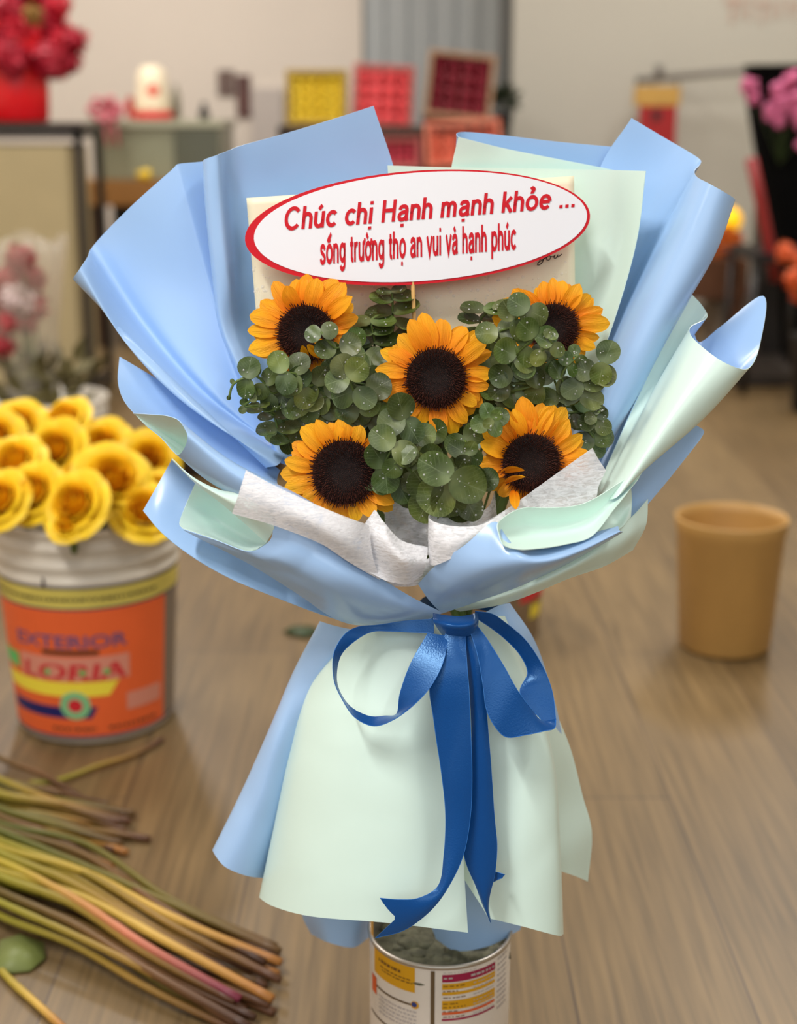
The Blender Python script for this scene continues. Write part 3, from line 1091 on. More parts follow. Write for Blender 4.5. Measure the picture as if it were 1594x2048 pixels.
def ribbon(name, A, B, nv=90, bulge=0.0, notch=0.0):
    """A, B: the two edges of a strip, lists of (px, py, Y)"""
    n = max(len(A), len(B))
    PA = cr([P(*p) for p in A], lin(nv))
    PB = cr([P(*p) for p in B], lin(nv))
    nu = 10
    V, Fc, M = [], [], []
    for i in range(nv):
        for k in range(nu):
            t = k / (nu - 1)
            x = i * (1 - notch * (1 - abs(2 * t - 1)) * (i / (nv - 1)) ** 12)
            i0 = min(int(x), nv - 2)
            p = PA[i0].lerp(PA[i0 + 1], x - i0).lerp(PB[i0].lerp(PB[i0 + 1], x - i0), t)
            p = p + Vector((0, -bulge * 4 * t * (1 - t), 0))
            V.append(p)
    for i in range(nv - 1):
        for k in range(nu - 1):
            Fc.append((i * nu + k, i * nu + k + 1, (i + 1) * nu + k + 1, (i + 1) * nu + k))
    o = mk(name, V, Fc, [M_SATIN], bow)
    md = o.modifiers.new('thickness', 'SOLIDIFY')
    md.thickness = 0.0004
    o.modifiers.new('crisp_edges', 'EDGE_SPLIT').split_angle = R(58)
    # woven selvedge along both edges
    for E_ in (PA, PB):
        sv = MB()
        sv.tube([p + Vector((0, -0.0002, 0)) for p in E_], 0.00033, 5)
        s = mk('selvedge', sv.V, sv.F, [M_SATIN_EDGE], bow)
        s.parent = o
    return o


# left loop (outer edge / inner edge), running from the knot round and back
ribbon('loop',
       [(868, 1238, 1.172), (810, 1242, 1.176), (755, 1250, 1.174), (715, 1254, 1.168), (690, 1268, 1.160), (668, 1305, 1.150), (668, 1360, 1.142), (684, 1398, 1.137), (710, 1435, 1.133), (747, 1452, 1.129), (784, 1441, 1.126), (824, 1413, 1.126), (859, 1376, 1.130), (885, 1328, 1.140), (897, 1272, 1.158)],
       [(868, 1266, 1.168), (820, 1264, 1.172), (775, 1262, 1.172), (745, 1263, 1.170), (715, 1278, 1.163), (682, 1310, 1.156), (673, 1360, 1.150), (684, 1392, 1.146), (704, 1416, 1.143), (741, 1433, 1.141), (770, 1432, 1.139), (792, 1429, 1.138), (800, 1387, 1.138), (821, 1328, 1.146), (856, 1266, 1.160)], nv=110)
# right loop: back band out and down, then the front face returning to the knot
ribbon('loop',
       [(950, 1222, 1.176), (985, 1228, 1.18), (1008, 1243, 1.180), (1051, 1280, 1.176), (1083, 1328, 1.170), (1104, 1381, 1.162), (1112, 1440, 1.150)],
       [(952, 1236, 1.176), (985, 1258, 1.180), (1010, 1278, 1.180), (1040, 1310, 1.176), (1055, 1345, 1.172), (1040, 1385, 1.160), (1085, 1442, 1.150)], nv=60)
ribbon('loop',
       [(1112, 1438, 1.150), (1109, 1456, 1.142), (1088, 1462, 1.136), (1050, 1470, 1.131), (1013, 1474, 1.128), (992, 1456, 1.128), (973, 1419, 1.132), (966, 1370, 1.138), (955, 1310, 1.148), (940, 1262, 1.160)],
       [(1085, 1442, 1.150), (1076, 1436, 1.146), (1068, 1424, 1.142), (1050, 1402, 1.140), (1036, 1382, 1.140), (1024, 1362, 1.142), (1010, 1336, 1.146), (990, 1303, 1.152), (970, 1272, 1.160), (950, 1246, 1.166)], nv=60)
# tails
ribbon('tail',
       [(893, 1262, 1.160), (868, 1330, 1.146), (859, 1376, 1.140), (866, 1430, 1.136), (873, 1480, 1.132), (883, 1547, 1.126), (891, 1627, 1.120), (888, 1707, 1.112), (876, 1772, 1.104), (837, 1796, 1.098), (800, 1799, 1.096), (760, 1796, 1.098)],
       [(930, 1266, 1.160), (934, 1330, 1.144), (938, 1380, 1.138), (940, 1430, 1.134), (942, 1480, 1.130), (944, 1560, 1.124), (940, 1640, 1.118), (926, 1712, 1.110), (896, 1775, 1.102), (862, 1820, 1.098), (808, 1860, 1.096), (750, 1876, 1.098)], nv=110, bulge=0.002, notch=.065)
ribbon('tail',
       [(925, 1268, 1.165), (936, 1340, 1.154), (942, 1420, 1.146), (944, 1500, 1.138), (944, 1573, 1.132), (940, 1640, 1.127), (928, 1707, 1.122), (953, 1775, 1.118), (966, 1810, 1.118), (980, 1840, 1.119)],
       [(958, 1262, 1.165), (966, 1310, 1.152), (972, 1410, 1.144), (981, 1520, 1.136), (989, 1637, 1.129), (994, 1691, 1.125), (990, 1745, 1.121), (979, 1792, 1.118), (977, 1815, 1.118), (981, 1842, 1.119)], nv=90, bulge=0.003)
ribbon('tail_end', [(985, 1742, 1.126), (1000, 1746, 1.122), (1010, 1749, 1.120)], [(986, 1764, 1.126), (998, 1758, 1.122), (1004, 1756, 1.120)], nv=12)
# notch of the swallow tail is cut by two small points
# knot wrapped round the middle
sheet('knot', [
    [(866, 1226, 1.176), (868, 1245, 1.160), (884, 1270, 1.164)],
    [(890, 1230, 1.168), (893, 1250, 1.150), (900, 1273, 1.158)],
    [(920, 1232, 1.166), (922, 1252, 1.149), (925, 1273, 1.157)],
    [(945, 1228, 1.170), (947, 1248, 1.153), (944, 1270, 1.160)],
    [(955, 1222, 1.18), (957, 1245, 1.165), (952, 1262, 1.170)],
], (M_SATIN,), bow, nu=24, nv=24, thick=0.0008)
# band of ribbon round the binding behind the knot
mb = MB()
mb.lathe((BIND.x, BIND.y + .01, BIND.z - 0.006), [(0.040, 0.0), (0.041, 0.006), (0.041, 0.012), (0.040, 0.018)], 40)
mb.build('binding_band', M_SATIN, bow)

# ================================================================== CARD AND MESSAGE SIGN
def quadgrid(px_of, nx, ny):
    V = [px_of(i / nx, j / ny) for j in range(ny + 1) for i in range(nx + 1)]
    Fc = [(j * (nx + 1) + i, (j + 1) * (nx + 1) + i, (j + 1) * (nx + 1) + i + 1, j * (nx + 1) + i + 1) for j in range(ny) for i in range(nx)]
    return V, Fc


def card_pt(u, v, dy=0.0):
    a = Vector((493, 396)).lerp(Vector((1148, 352)), u)
    b = Vector((519, 705)).lerp(Vector((1151, 700)), u)
    p = a.lerp(b, v)
    Y = 1.330 - 0.012 * v - 0.004 * math.sin(u * PI) + (0.006 * v * math.sin(u * 7))
    return P(p.x, p.y, Y + dy)


card = empty('greeting_card', card_pt(.5, 1), 'large cream card behind the oval sign, speckled with water drops', 'card')
V, Fc = quadgrid(lambda u, v: card_pt(u, v), 40, 20)
o = mk('card_sheet', V, Fc, [M_CARD], card)
md = o.modifiers.new('thickness', 'SOLIDIFY')
md.thickness = 0.0006
md.offset = 1
# handwriting on the card: the tail of the word "you"
wm = MB()
for st in ([(1076, 514), (1078, 520), (1083, 517), (1086, 512), (1088, 513), (1086, 522), (1080, 529), (1075, 530), (1077, 525), (1088, 518), (1094, 514)],
           [(1094, 514), (1093, 519), (1098, 520), (1101, 514), (1098, 511), (1095, 514)], [(1101, 513), (1107, 513), (1110, 510), (1108, 516), (1112, 516), (1116, 509), (1115, 514), (1119, 512), (1124, 508)]):
    pts = cr([Vector((x, y, 0)) for x, y in st], lin(26))
    wm.tube([P(p.x, p.y, 1.3185) for p in pts], 0.00045, 5)
wm.build('handwriting', M_INK, card)
rnd = random.Random(5)
dm = MB()


def drop(mb_, c, n, r):
    n = n.normalized()
    a = n.orthogonal().normalized()
    b = n.cross(a)
    rings = 3
    V = [c + n * r * 0.55]
    for i in range(1, rings + 1):
        th = i / rings * PI / 2
        for k in range(8):
            q = 2 * PI * k / 8
            V.append(c + (a * math.cos(q) + b * math.sin(q)) * r * math.sin(th) + n * r * 0.55 * math.cos(th))
    Fc = [(0, 1 + k, 1 + (k + 1) % 8) for k in range(8)]
    for i in range(rings - 1):
        for k in range(8):
            k2 = (k + 1) % 8
            Fc.append((1 + i * 8 + k, 1 + (i + 1) * 8 + k, 1 + (i + 1) * 8 + k2, 1 + i * 8 + k2))
    Fc.append(tuple(1 + (rings - 1) * 8 + k for k in range(8)))
    mb_.add(V, Fc)


for i in range(620):
    u, v = rnd.random(), rnd.random()
    if i < 480:
        v = .55 + .45 * v
    elif i < 540:
        u = .12 * u
        v = .4 + .6 * v
    p = card_pt(u, v)
    n = Vector((0, -1, 0.05))
    drop(dm, p + n * 0.0003, n, rnd.choice((.0006, .0008, .001, .0013, .0017)))
tag(dm.build('water_drops', M_DROP, card), kind='stuff')

SY = 1.288                       # sign plane


def sgn(px, py, dy=0.0):
    return P(px, py, SY + 0.000055 * (py - 455) * -1 + 0.012 * ((px - 832) / 345) ** 2 + dy)


def ell(t, cx, cy, a, b, rot, k=1.0):
    x, y = a * math.cos(t), b * math.sin(t)
    return (cx + x * math.cos(rot) - y * math.sin(rot), cy + x * math.sin(rot) + y * math.cos(rot))


def ellipse_plate(name, cx, cy, a, b, rot, dy, m, parent, thick):
    n, rg = 96, 14
    V = [sgn(cx, cy, dy)]
    for i in range(1, rg + 1):
        for k in range(n):
            x, y = ell(2 * PI * k / n, cx, cy, a * i / rg, b * i / rg, rot)
            V.append(sgn(x, y, dy))
    Fc = [(0, 1 + (k + 1) % n, 1 + k) for k in range(n)]
    for i in range(rg - 1):
        for k in range(n):
            k2 = (k + 1) % n
            Fc.append((1 + i * n + k, 1 + i * n + k2, 1 + (i + 1) * n + k2, 1 + (i + 1) * n + k))
    # face the viewer
    a_, b_, c_ = (V[q] for q in Fc[0])
    if (b_ - a_).cross(c_ - a_).y > 0:
        Fc = [f[::-1] for f in Fc]
    o = mk(name, V, Fc, [m], parent)
    md = o.modifiers.new('thickness', 'SOLIDIFY')
    md.thickness = thick
    md.offset = -1
    o.modifiers.new('crisp_edges', 'EDGE_SPLIT').split_angle = R(58)
    return o


sign = empty('message_sign', sgn(826, 573), 'white oval message sign with red rim and red lettering, on a thin stick', 'sign')
ellipse_plate('board', 835, 455, 346, 113.5, R(-4.2), 0.0, M_RED, sign, 0.0008)
ellipse_plate('white_panel', 841, 453.5, 334, 108.5, R(-4.2), -0.0006, M_WHITE, sign, 0.0003)
MB().tube([sgn(826, 440, .0012), sgn(826, 573, .0016), P(829, 660, 1.283), P(870, 900, 1.275), P(915, 1180, 1.27)], 0.0018, 10).build('stick', M_WOODSTICK, sign)


def arc(cx, cy, rx, ry, a0, a1, n=14):
    return [(cx + rx * math.cos(R(a0 + (a1 - a0) * i / n)), cy + ry * math.sin(R(a0 + (a1 - a0) * i / n))) for i in range(n + 1)]


def spl(pts, n=22):
    return [(p.x, p.y) for p in cr([Vector((x, y, 0)) for x, y in pts], lin(n))]


GL = {
    'n': (.43, [[(.06, 0), (.06, .52)], [(.06, .20)] + arc(.20, .31, .14, .16, 180, 0) + [(.345, 0)]]),
    'h': (.43, [[(.06, 0), (.06, .72)], [(.06, .20)] + arc(.20, .31, .14, .16, 180, 0) + [(.345, 0)]]),
    'm': (.66, [[(.06, 0), (.06, .52)], [(.06, .20)] + arc(.18, .32, .12, .15, 180, 0) + [(.30, 0)], [(.30, .20)] + arc(.42, .32, .12, .15, 180, 0) + [(.54, 0)]]),
    'u': (.43, [[(.06, .52)] + arc(.20, .21, .14, .16, 180, 360) + [(.345, .25)], [(.345, .52), (.345, 0)]]),
    'r': (.29, [[(.06, 0), (.06, .52)], [(.06, .20)] + arc(.20, .28, .14, .19, 180, 68)]),
    'c': (.43, [arc(.24, .26, .175, .21, 42, 318, 24)]),
    'e': (.47, [[(.07, .27), (.415, .27)], arc(.24, .26, .175, .21, 4, 320, 26)]),
    'o': (.50, [arc(.25, .26, .185, .21, 0, 360, 30)]),
    'a': (.45, [spl([(.075, .37), (.11, .45), (.20, .475), (.30, .455), (.345, .37), (.345, .22), (.35, .10), (.385, .0)]), spl([(.345, .30), (.22, .285), (.10, .24), (.065, .15), (.11, .065), (.20, .045), (.30, .09), (.345, .18)])]),
    'g': (.45, [arc(.215, .27, .16, .205, 0, 360, 28), spl([(.375, .52), (.375, .2), (.375, .0), (.35, -.11), (.23, -.165), (.12, -.14), (.08, -.07)])]),
    'p': (.46, [[(.06, .52), (.06, -.20)], arc(.225, .26, .165, .21, 0, 360, 28)]),
    's': (.41, [spl([(.35, .375), (.30, .45), (.20, .475), (.10, .44), (.085, .37), (.14, .31), (.27, .235), (.345, .17), (.33, .09), (.25, .048), (.17, .045), (.09, .08), (.055, .15)], 34)]),
    't': (.29, [[(.14, .66), (.14, .12)] + [(.16, .07), (.20, .05), (.26, .055)], [(.02, .47), (.26, .47)]]),
    'v': (.42, [[(.035, .52), (.21, .03), (.385, .52)]]),
    'i': (.19, [[(.08, 0), (.08, .52)], [(.08, .62), (.08, .72)]]),
    'k': (.41, [[(.06, 0), (.06, .72)], [(.34, .52), (.08, .22)], [(.165, .31), (.37, 0)]]),
    'C': (.66, [arc(.33, .36, .265, .315, 40, 320, 28)]),
    'H': (.60, [[(.08, 0), (.08, .72)], [(.48, 0), (.48, .72)], [(.08, .38), (.48, .38)]]),
    '.': (.20, [[(.09, 0), (.09, .11)]]),
    ' ': (.24, []),
}
ACC = {'acute': [[(.17, .58), (.28, .71)]], 'grave': [[(.14, .71), (.25, .58)]], 'circ': [[(.11, .575), (.21, .67), (.31, .575)]], 'cacute': [[(.27, .68), (.38, .79)]],
       'hook': [spl([(.16, .73), (.22, .77), (.28, .73), (.25, .66), (.22, .62), (.22, .58)], 10)], 'dot': [[(.21, -.19), (.21, -.09)]], 'doti': [[(.08, -.19), (.08, -.09)]],
       'hornu': [spl([(.345, .48), (.44, .50), (.46, .60)], 8)], 'horno': [spl([(.37, .44), (.47, .47), (.49, .58)], 8)], 'gravo': [[(.12, .72), (.24, .59)]]}
COMP = {'ú': ('u', 'acute'), 'ị': ('i', 'doti'), 'ạ': ('a', 'dot'), 'ỏ': ('o', 'hook'), 'ố': ('o', 'circ', 'cacute'), 'ư': ('u', 'hornu'), 'ờ': ('o', 'horno', 'gravo'), 'ọ': ('o', 'dot'), 'à': ('a', 'grave')}


def sign_text(body, x0, x1, base, hgt, weight, shear, name):
    """stroke lettering; base(u) -> pixel y of the baseline, hgt(u) -> pixel height of a capital"""
    x = 0.0
    strokes = []
    for ch in body:
        pc = COMP.get(ch, (ch,))
        wd, st = GL[pc[0]]
        st = list(st)
        for a_ in pc[1:]:
            st += ACC[a_]
        for q in st:
            strokes.append([(px + x, py) for px, py in q])
        x += wd + .035
    X1 = x - .06
    V, Fc = [], []
    for q in strokes:
        pts = [Vector((a_, b_, 0)) for a_, b_ in q]
        # finer steps so the mapping along the sign stays smooth
        fin = [pts[0]]
        for a_, b_ in zip(pts, pts[1:]):
            k = max(1, int((b_ - a_).length / .12))
            fin += [a_.lerp(b_, (i + 1) / k) for i in range(k)]
        pts = fin
        closed = (pts[0] - pts[-1]).length < 1e-6
        b0 = len(V)
        n = len(pts)
        for i, p in enumerate(pts):
            if closed and i in (0, n - 1):
                d0, d1 = pts[-1] - pts[-2], pts[1] - pts[0]
            else:
                d0 = pts[i] - pts[i - 1] if i else pts[1] - pts[0]
                d1 = pts[i + 1] - pts[i] if i < n - 1 else pts[i] - pts[i - 1]
            d0, d1 = d0.normalized(), d1.normalized()
            n0 = Vector((-d0.y, d0.x, 0))
            nn = Vector((-d0.y - d1.y, d0.x + d1.x, 0))
            nn = nn.normalized() if nn.length > .2 else n0
            k = weight / 2 / max(.45, nn.dot(n0))
            for sg in (1, -1):
                w = p + nn * k * sg
                w.x += shear * w.y
                u = w.x / X1
                V.append(sgn(x0 + u * (x1 - x0), base(u) - hgt(u) * w.y / .72, -0.0012))
        for i in range(n - 1):
            Fc.append((b0 + 2 * i, b0 + 2 * i + 1, b0 + 2 * i + 3, b0 + 2 * i + 2))
    return mk(name, V, Fc, [M_RED], sign, smooth=False)


sign_text('Chúc chị Hạnh mạnh khỏe ...', 567, 1150, lambda u: 461 - 47 * u, lambda u: 46 - 5 * u, .126, 0.12, 'lettering')
sign_text('sống trường thọ an vui và hạnh phúc', 640, 1032, lambda u: 529 - 30 * u, lambda u: 55, .125, 0.0, 'lettering')


# ================================================================== SUNFLOWERS
def petal_mesh(i):
    rn = random.Random(100 + i)
    nx, ny = 14, 8
    V, Fc = [], []
    tip = rn.uniform(.55, .8)
    c1 = rn.uniform(.10, .26)
    c2 = rn.uniform(.18, .42)
    tw = rn.uniform(-.35, .35)
    side = rn.uniform(-.06, .06)
    cup = rn.uniform(-.05, .10)
    for a in range(nx + 1):
        x = a / nx
        w = 0.215 * (0.42 + 0.58 * math.sin(min(1, x / .5) * PI / 2)) * (1 if x < .5 else max(0.0, 1 - ((x - .5) / .5) ** 2.4) ** tip)
        for b in range(ny + 1):
            t = b / ny * 2 - 1
            y = t * w
            z = c1 * x - c2 * x * x * 1.0 + 0.020 * math.cos(t * 2 * PI * 1.0) * (1 - abs(t) * .3) * min(1, 4 * (1 - x)) + cup * t * t * math.sin(PI * x) + tw * t * w * x
            V.append((x, y + side * math.sin(x * PI), z))
    for a in range(nx):
        for b in range(ny):
            q = a * (ny + 1) + b
            Fc.append((q, q + ny + 1, q + ny + 2, q + 1))
    me = bpy.data.meshes.new('petal')
    me.from_pydata(V, [], Fc)
    me.polygons.foreach_set('use_smooth', [True] * len(me.polygons))
    me.materials.append(M_PETAL)
    return me


PETALS = [petal_mesh(i) for i in range(9)]


def disc_meshes():
    prof = [(0.0, .10), (.2, .115), (.4, .15), (.6, .18), (.78, .165), (.92, .09), (1.0, -.02), (.9, -.12), (.4, -.2), (0, -.2)]
    mb = MB()
    mb.lathe((0, 0, 0), prof, 36)
    me = bpy.data.meshes.new('disc')
    me.from_pydata(mb.V, [], mb.F)
    me.polygons.foreach_set('use_smooth', [True] * len(me.polygons))
    me.materials.append(M_DISC)
    rn = random.Random(9)
    V, Fc = [], []
    N_ = 1150
    ga = PI * (3 - math.sqrt(5))
    for i in range(N_):
        r = math.sqrt((i + .5) / N_)
        q = i * ga
        # height of the dome under this floret
        z = .10
        for (r0, z0), (r1, z1) in zip(prof, prof[1:7]):
            if r0 <= r <= r1:
                z = z0 + (z1 - z0) * (r - r0) / (r1 - r0)
        tilt = 0.15 + .75 * r ** 2 + rn.uniform(-.22, .22)
        L_ = (0.05 + 0.20 * max(0, (r - .38) / .62) ** 1.0) * rn.uniform(.55, 1.35)
        w = 0.011 + .004 * r
        rad = Vector((math.cos(q), math.sin(q), 0))
        tan = Vector((-math.sin(q), math.cos(q), 0))
        d = rad * math.sin(tilt) + Vector((0, 0, 1)) * math.cos(tilt) + tan * rn.uniform(-.25, .25)
        c = rad * r * .97 + Vector((0, 0, z - .01))
        s1 = d.cross(tan).normalized()
        s2 = d.cross(s1).normalized()
        b = len(V)
        V += [c + s1 * w, c - s1 * w * .5 + s2 * w * .87, c - s1 * w * .5 - s2 * w * .87]
        c2_ = c + d * L_ * .8
        V += [c2_ + s1 * w * 1.1, c2_ - s1 * w * .55 + s2 * w * .95, c2_ - s1 * w * .55 - s2 * w * .95, c + d * L_]
        Fc += [(b, b + 1, b + 4, b + 3), (b + 1, b + 2, b + 5, b + 4), (b + 2, b, b + 3, b + 5), (b + 3, b + 4, b + 6), (b + 4, b + 5, b + 6), (b + 5, b + 3, b + 6)]
    m2 = bpy.data.meshes.new('florets')
    m2.from_pydata(V, [], Fc)
    m2.materials.append(M_FLORET)
    return me, m2


DISC, FLOR = disc_meshes()


def local_mesh(o_parent, mb, name, mats):
    """build a child mesh from world coordinates under a rotated parent"""
    inv = o_parent.matrix_basis.inverted()
    me = bpy.data.meshes.new(name)
    me.from_pydata([inv @ v for v in mb.V], [], mb.F)
    me.polygons.foreach_set('use_smooth', [True] * len(me.polygons))
    if not isinstance(mats, (list, tuple)):
        mats = [mats]
    for m in mats:
        me.materials.append(m)
    me.polygons.foreach_set('material_index', mb.M)
    o = bpy.data.objects.new(name, me)
    C.objects.link(o)
    o.parent = o_parent
    return o


def sunflower(px, py, Y, rd_px, ext, face, seed, label, inward=()):
    s = PX(Y, py)
    rd = rd_px * s
    c = P(px, py, Y)
    n = Vector((face[0], -1, face[1])).normalized()
    x = Vector((0, 0, 1)).cross(n) * 1.0
    x.normalize()
    y = n.cross(x)
    M = Matrix((x, y, n)).transposed()
    e = empty('sunflower', c, label, 'sunflower', 'sunflowers in the wrapped bouquet', rot=M.to_euler())
    bpy.context.view_layer.update()
    e.rotation_euler = M.to_euler()
    d = link_mesh('disc', DISC, parent=e)
    d.scale = (rd * .98,) * 3
    fl = link_mesh('florets', FLOR, parent=e)
    fl.scale = (rd * .98,) * 3
    fl.rotation_euler = (0, 0, seed * 1.3)
    tag(fl, kind='stuff')
    rn = random.Random(seed)

    def rad(q):
        t = (q / (2 * PI) * 8) % 8
        i = int(t)
        f = t - i
        f = f * f * (3 - 2 * f)
        return (ext[i] * (1 - f) + ext[(i + 1) % 8] * f) * s
    ring = [(21, 0.0, -.012, .12, 1.0), (19, .5, -.022, .0, .97)]
    for li, (cnt, ph, z0, up, k) in enumerate(ring):
        for i in range(cnt):
            q = 2 * PI * (i + ph + rn.uniform(-.22, .22)) / cnt + seed
            r1 = rad(q) * k * rn.uniform(.86, 1.05)
            r0 = rd * (.84 if li == 0 else .80)
            L_ = r1 - r0
            p = link_mesh('petal', PETALS[rn.randrange(len(PETALS))], parent=e)
            p.location = (math.cos(q) * r0, math.sin(q) * r0, z0 * (rd / .026) * .35)
            p.rotation_euler = (rn.uniform(-.30, .30), -(up + rn.uniform(-.18, .26)), q + rn.uniform(-.16, .16))
            wf = rn.uniform(.82, 1.15) * (0.045 / max(L_, .02)) ** .5
            p.scale = (L_, L_ * wf, L_ * .9)
    for (qd, r0f, tilt, Lp, wf) in inward:
        q = R(qd)
        p = link_mesh('petal', PETALS[3], parent=e)
        r0 = rd * r0f
        p.location = (math.cos(q) * r0, math.sin(q) * r0, rd * .1)
        p.rotation_euler = (0.3, -R(tilt), q + .2)
        L_ = Lp * s
        p.scale = (L_, L_ * wf, L_)
    # green calyx and the stem down to the binding
    mb = MB()
    for i in range(14):
        q = 2 * PI * i / 14 + .2
        rr = rd * 1.25
        base = c + (x * math.cos(q) + y * math.sin(q)) * rd * .5 - n * .014
        tipp = c + (x * math.cos(q) + y * math.sin(q)) * rr - n * .009
        mb.tube([base, base.lerp(tipp, .5) - n * .002, tipp], [.004, .006, .0006], 5)
    mb.ball(c - n * .014, rd * .62, sub=2, sq=(1, .6, 1))
    local_mesh(e, mb, 'calyx', M_STEM)
    mb = MB()
    foot = P(925 + (px - 870) * .03, 1245, 1.262 + rn.uniform(-.012, .012))
    mid = c - n * .06
    mid = mid.lerp(foot, .2)
    mb.tube(cr([c - n * .016, c - n * .035 + (foot - c) * .03, mid, mid.lerp(foot, .5), foot, foot + Vector((0, .005, -.23))], lin(24)), .0042, 8)
    local_mesh(e, mb, 'stem', M_STEM)
    return e


#                      E    NE   N    NW   W    SW   S    SE   (counter-clockwise, pixels)
sunflower(612, 667, 1.252, 57, (98, 122, 128, 118, 124, 112, 88, 84), (-.10, .10), 1.0,
          'sunflower at the upper left of the bouquet, overlapping the oval sign', inward=[(-82, 1.05, 150, 50, .75), (-52, 1.05, 140, 58, .7), (-20, 1.0, 152, 44, .9)])
sunflower(872, 757, 1.225, 60, (124, 128, 134, 126, 122, 118, 122, 106), (.0, .16), 2.3,
          'central sunflower of the bouquet, directly under the sign\'s stick')
sunflower(1107, 657, 1.262, 50, (112, 104, 98, 116, 134, 110, 92, 92), (.10, .12), 3.1,
          'sunflower at the upper right of the bouquet, partly hidden by eucalyptus')
sunflower(689, 945, 1.190, 65, (92, 114, 106, 128, 128, 116, 100, 124), (.02, .20), 4.7,
          'sunflower at the lower left of the bouquet with the widest dark centre')
sunflower(1063, 926, 1.196, 59, (124, 124, 138, 122, 104, 104, 98, 98), (.10, .12), 5.2,
          'sunflower at the lower right of the bouquet, half behind pinkish tissue', inward=[(196, 1.08, 128, 74, .6), (216, 1.1, 122, 84, .55), (236, 1.1, 75, 70, .7)])


# ================================================================== EUCALYPTUS
class LeafMesh:
    def __init__(s):
        s.V, s.F, s.UV, s.T = [], [], [], []

    def leaf(s, node, d, n, r, rn):
        d = d.normalized()
        n = (n - d * n.dot(d)).normalized()
        w = n.cross(d)
        c = node + d * r * .95
        rings, seg = 4, 18
        cup = rn.uniform(-.12, .28)
        fold = rn.uniform(.0, .22)
        ast = rn.uniform(.88, 1.08)
        tone = (rn.random(), rn.random())
        b = len(s.V)
        pts = [(0, 0)]
        for i in range(1, rings + 1):
            for k in range(seg):
                q = 2 * PI * k / seg
                rr = i / rings * (1 + .02 * math.sin(3 * q + r * 999))
                pts.append((math.cos(q) * rr, math.sin(q) * rr * ast))
        for (u, v) in pts:
            rr = u * u + v * v
            z = cup * rr * .5 + fold * abs(v) * .7 + .03 * math.sin(u * 5 + v * 4)
            s.V.append(c + d * u * r + w * v * r + n * z * r)
            s.UV.append(((u + .95) * .5, v * .5))
            s.T.append(tone)
        F0 = [(0, 1 + k, 1 + (k + 1) % seg) for k in range(seg)]
        for i in range(rings - 1):
            for k in range(seg):
                k2 = (k + 1) % seg
                F0.append((1 + i * seg + k, 1 + (i + 1) * seg + k, 1 + (i + 1) * seg + k2, 1 + i * seg + k2))
        s.F += [tuple(q + b for q in f) for f in F0]
        return c, n


def sprig(nodes, seed, label, stem_to=None, drops=3, tail=True, group='eucalyptus sprigs in the bouquet'):
    """nodes: (px, py, Y, leaf radius px, angle deg | tuple of angles, mode)"""
    rn = random.Random(seed)
    lm = LeafMesh()
    dm_ = MB()
    pts = []
    for nd in nodes:
        px, py, Y, rp, ang = nd[:5]
        mode = nd[5] if len(nd) > 5 else 'f'
        p = P(px, py, Y)
        pts.append(p)
        r = rp * PX(Y, py) * .95
        if not hasattr(ang, '__len__'):
            ang = (ang, ang + 180)
        for a in ang:
            a = R(a) + rn.uniform(-.15, .15)
            if mode == 's':
                d = Vector((math.cos(a), -0.45 * math.sin(a) + rn.uniform(-.25, .25), math.sin(a) * .35 + rn.uniform(-.05, .25)))
                n = Vector((rn.uniform(-.15, .15), -.45, 1))
            else:
                d = Vector((math.cos(a), rn.uniform(-.25, .35), math.sin(a)))
                n = Vector((rn.uniform(-.45, .45), -1, rn.uniform(.0, .65)))
            cc, nn = lm.leaf(p + Vector((0, rn.uniform(-.001, .001), 0)), d, n, r, rn)
            for _ in range(drops):
                u, v = rn.uniform(-.7, .7), rn.uniform(-.7, .7)
                dn = d.normalized()
                n2 = (n - dn * n.dot(dn)).normalized()
                drop(dm_, cc + dn * u * r + n2.cross(dn) * v * r + n2 * (.16 * r * (u * u + v * v) + .06 * r), n2, rn.choice((.0004, .0005, .0006, .0009)))
    base = P(*stem_to) if stem_to else P(915, 1200, 1.268)
    e = empty('eucalyptus_sprig', pts[-1], label, 'eucalyptus', group)
    me = bpy.data.meshes.new('foliage')
    me.from_pydata([v - pts[-1] for v in lm.V], [], lm.F)
    uvl = me.uv_layers.new(name='leaf')
    for lp in me.loops:
        uvl.data[lp.index].uv = lm.UV[lp.vertex_index]
    ut = me.uv_layers.new(name='tone')
    for lp in me.loops:
        ut.data[lp.index].uv = lm.T[lp.vertex_index]
    me.polygons.foreach_set('use_smooth', [True] * len(me.polygons))
    me.materials.append(M_LEAF)
    o = bpy.data.objects.new('foliage', me)
    C.objects.link(o)
    o.parent = e
    md = o.modifiers.new('thickness', 'SOLIDIFY')
    md.thickness = .0004
    o.modifiers.new('crisp_edges', 'EDGE_SPLIT').split_angle = R(58)
    mb = MB()
    path = pts[:]
    last = pts[-1]
    if tail:
        path += [last.lerp(base, .25) + Vector((0, .035, 0)), last.lerp(base, .6) + Vector((0, .03, 0)), base]
    mb.tube(cr(path, lin(40)), .0011, 6)
    mb.build('stem', M_STEM, e)
    if dm_.V:
        tag(dm_.build('water_drops', M_DROP, e), kind='stuff')
    return e


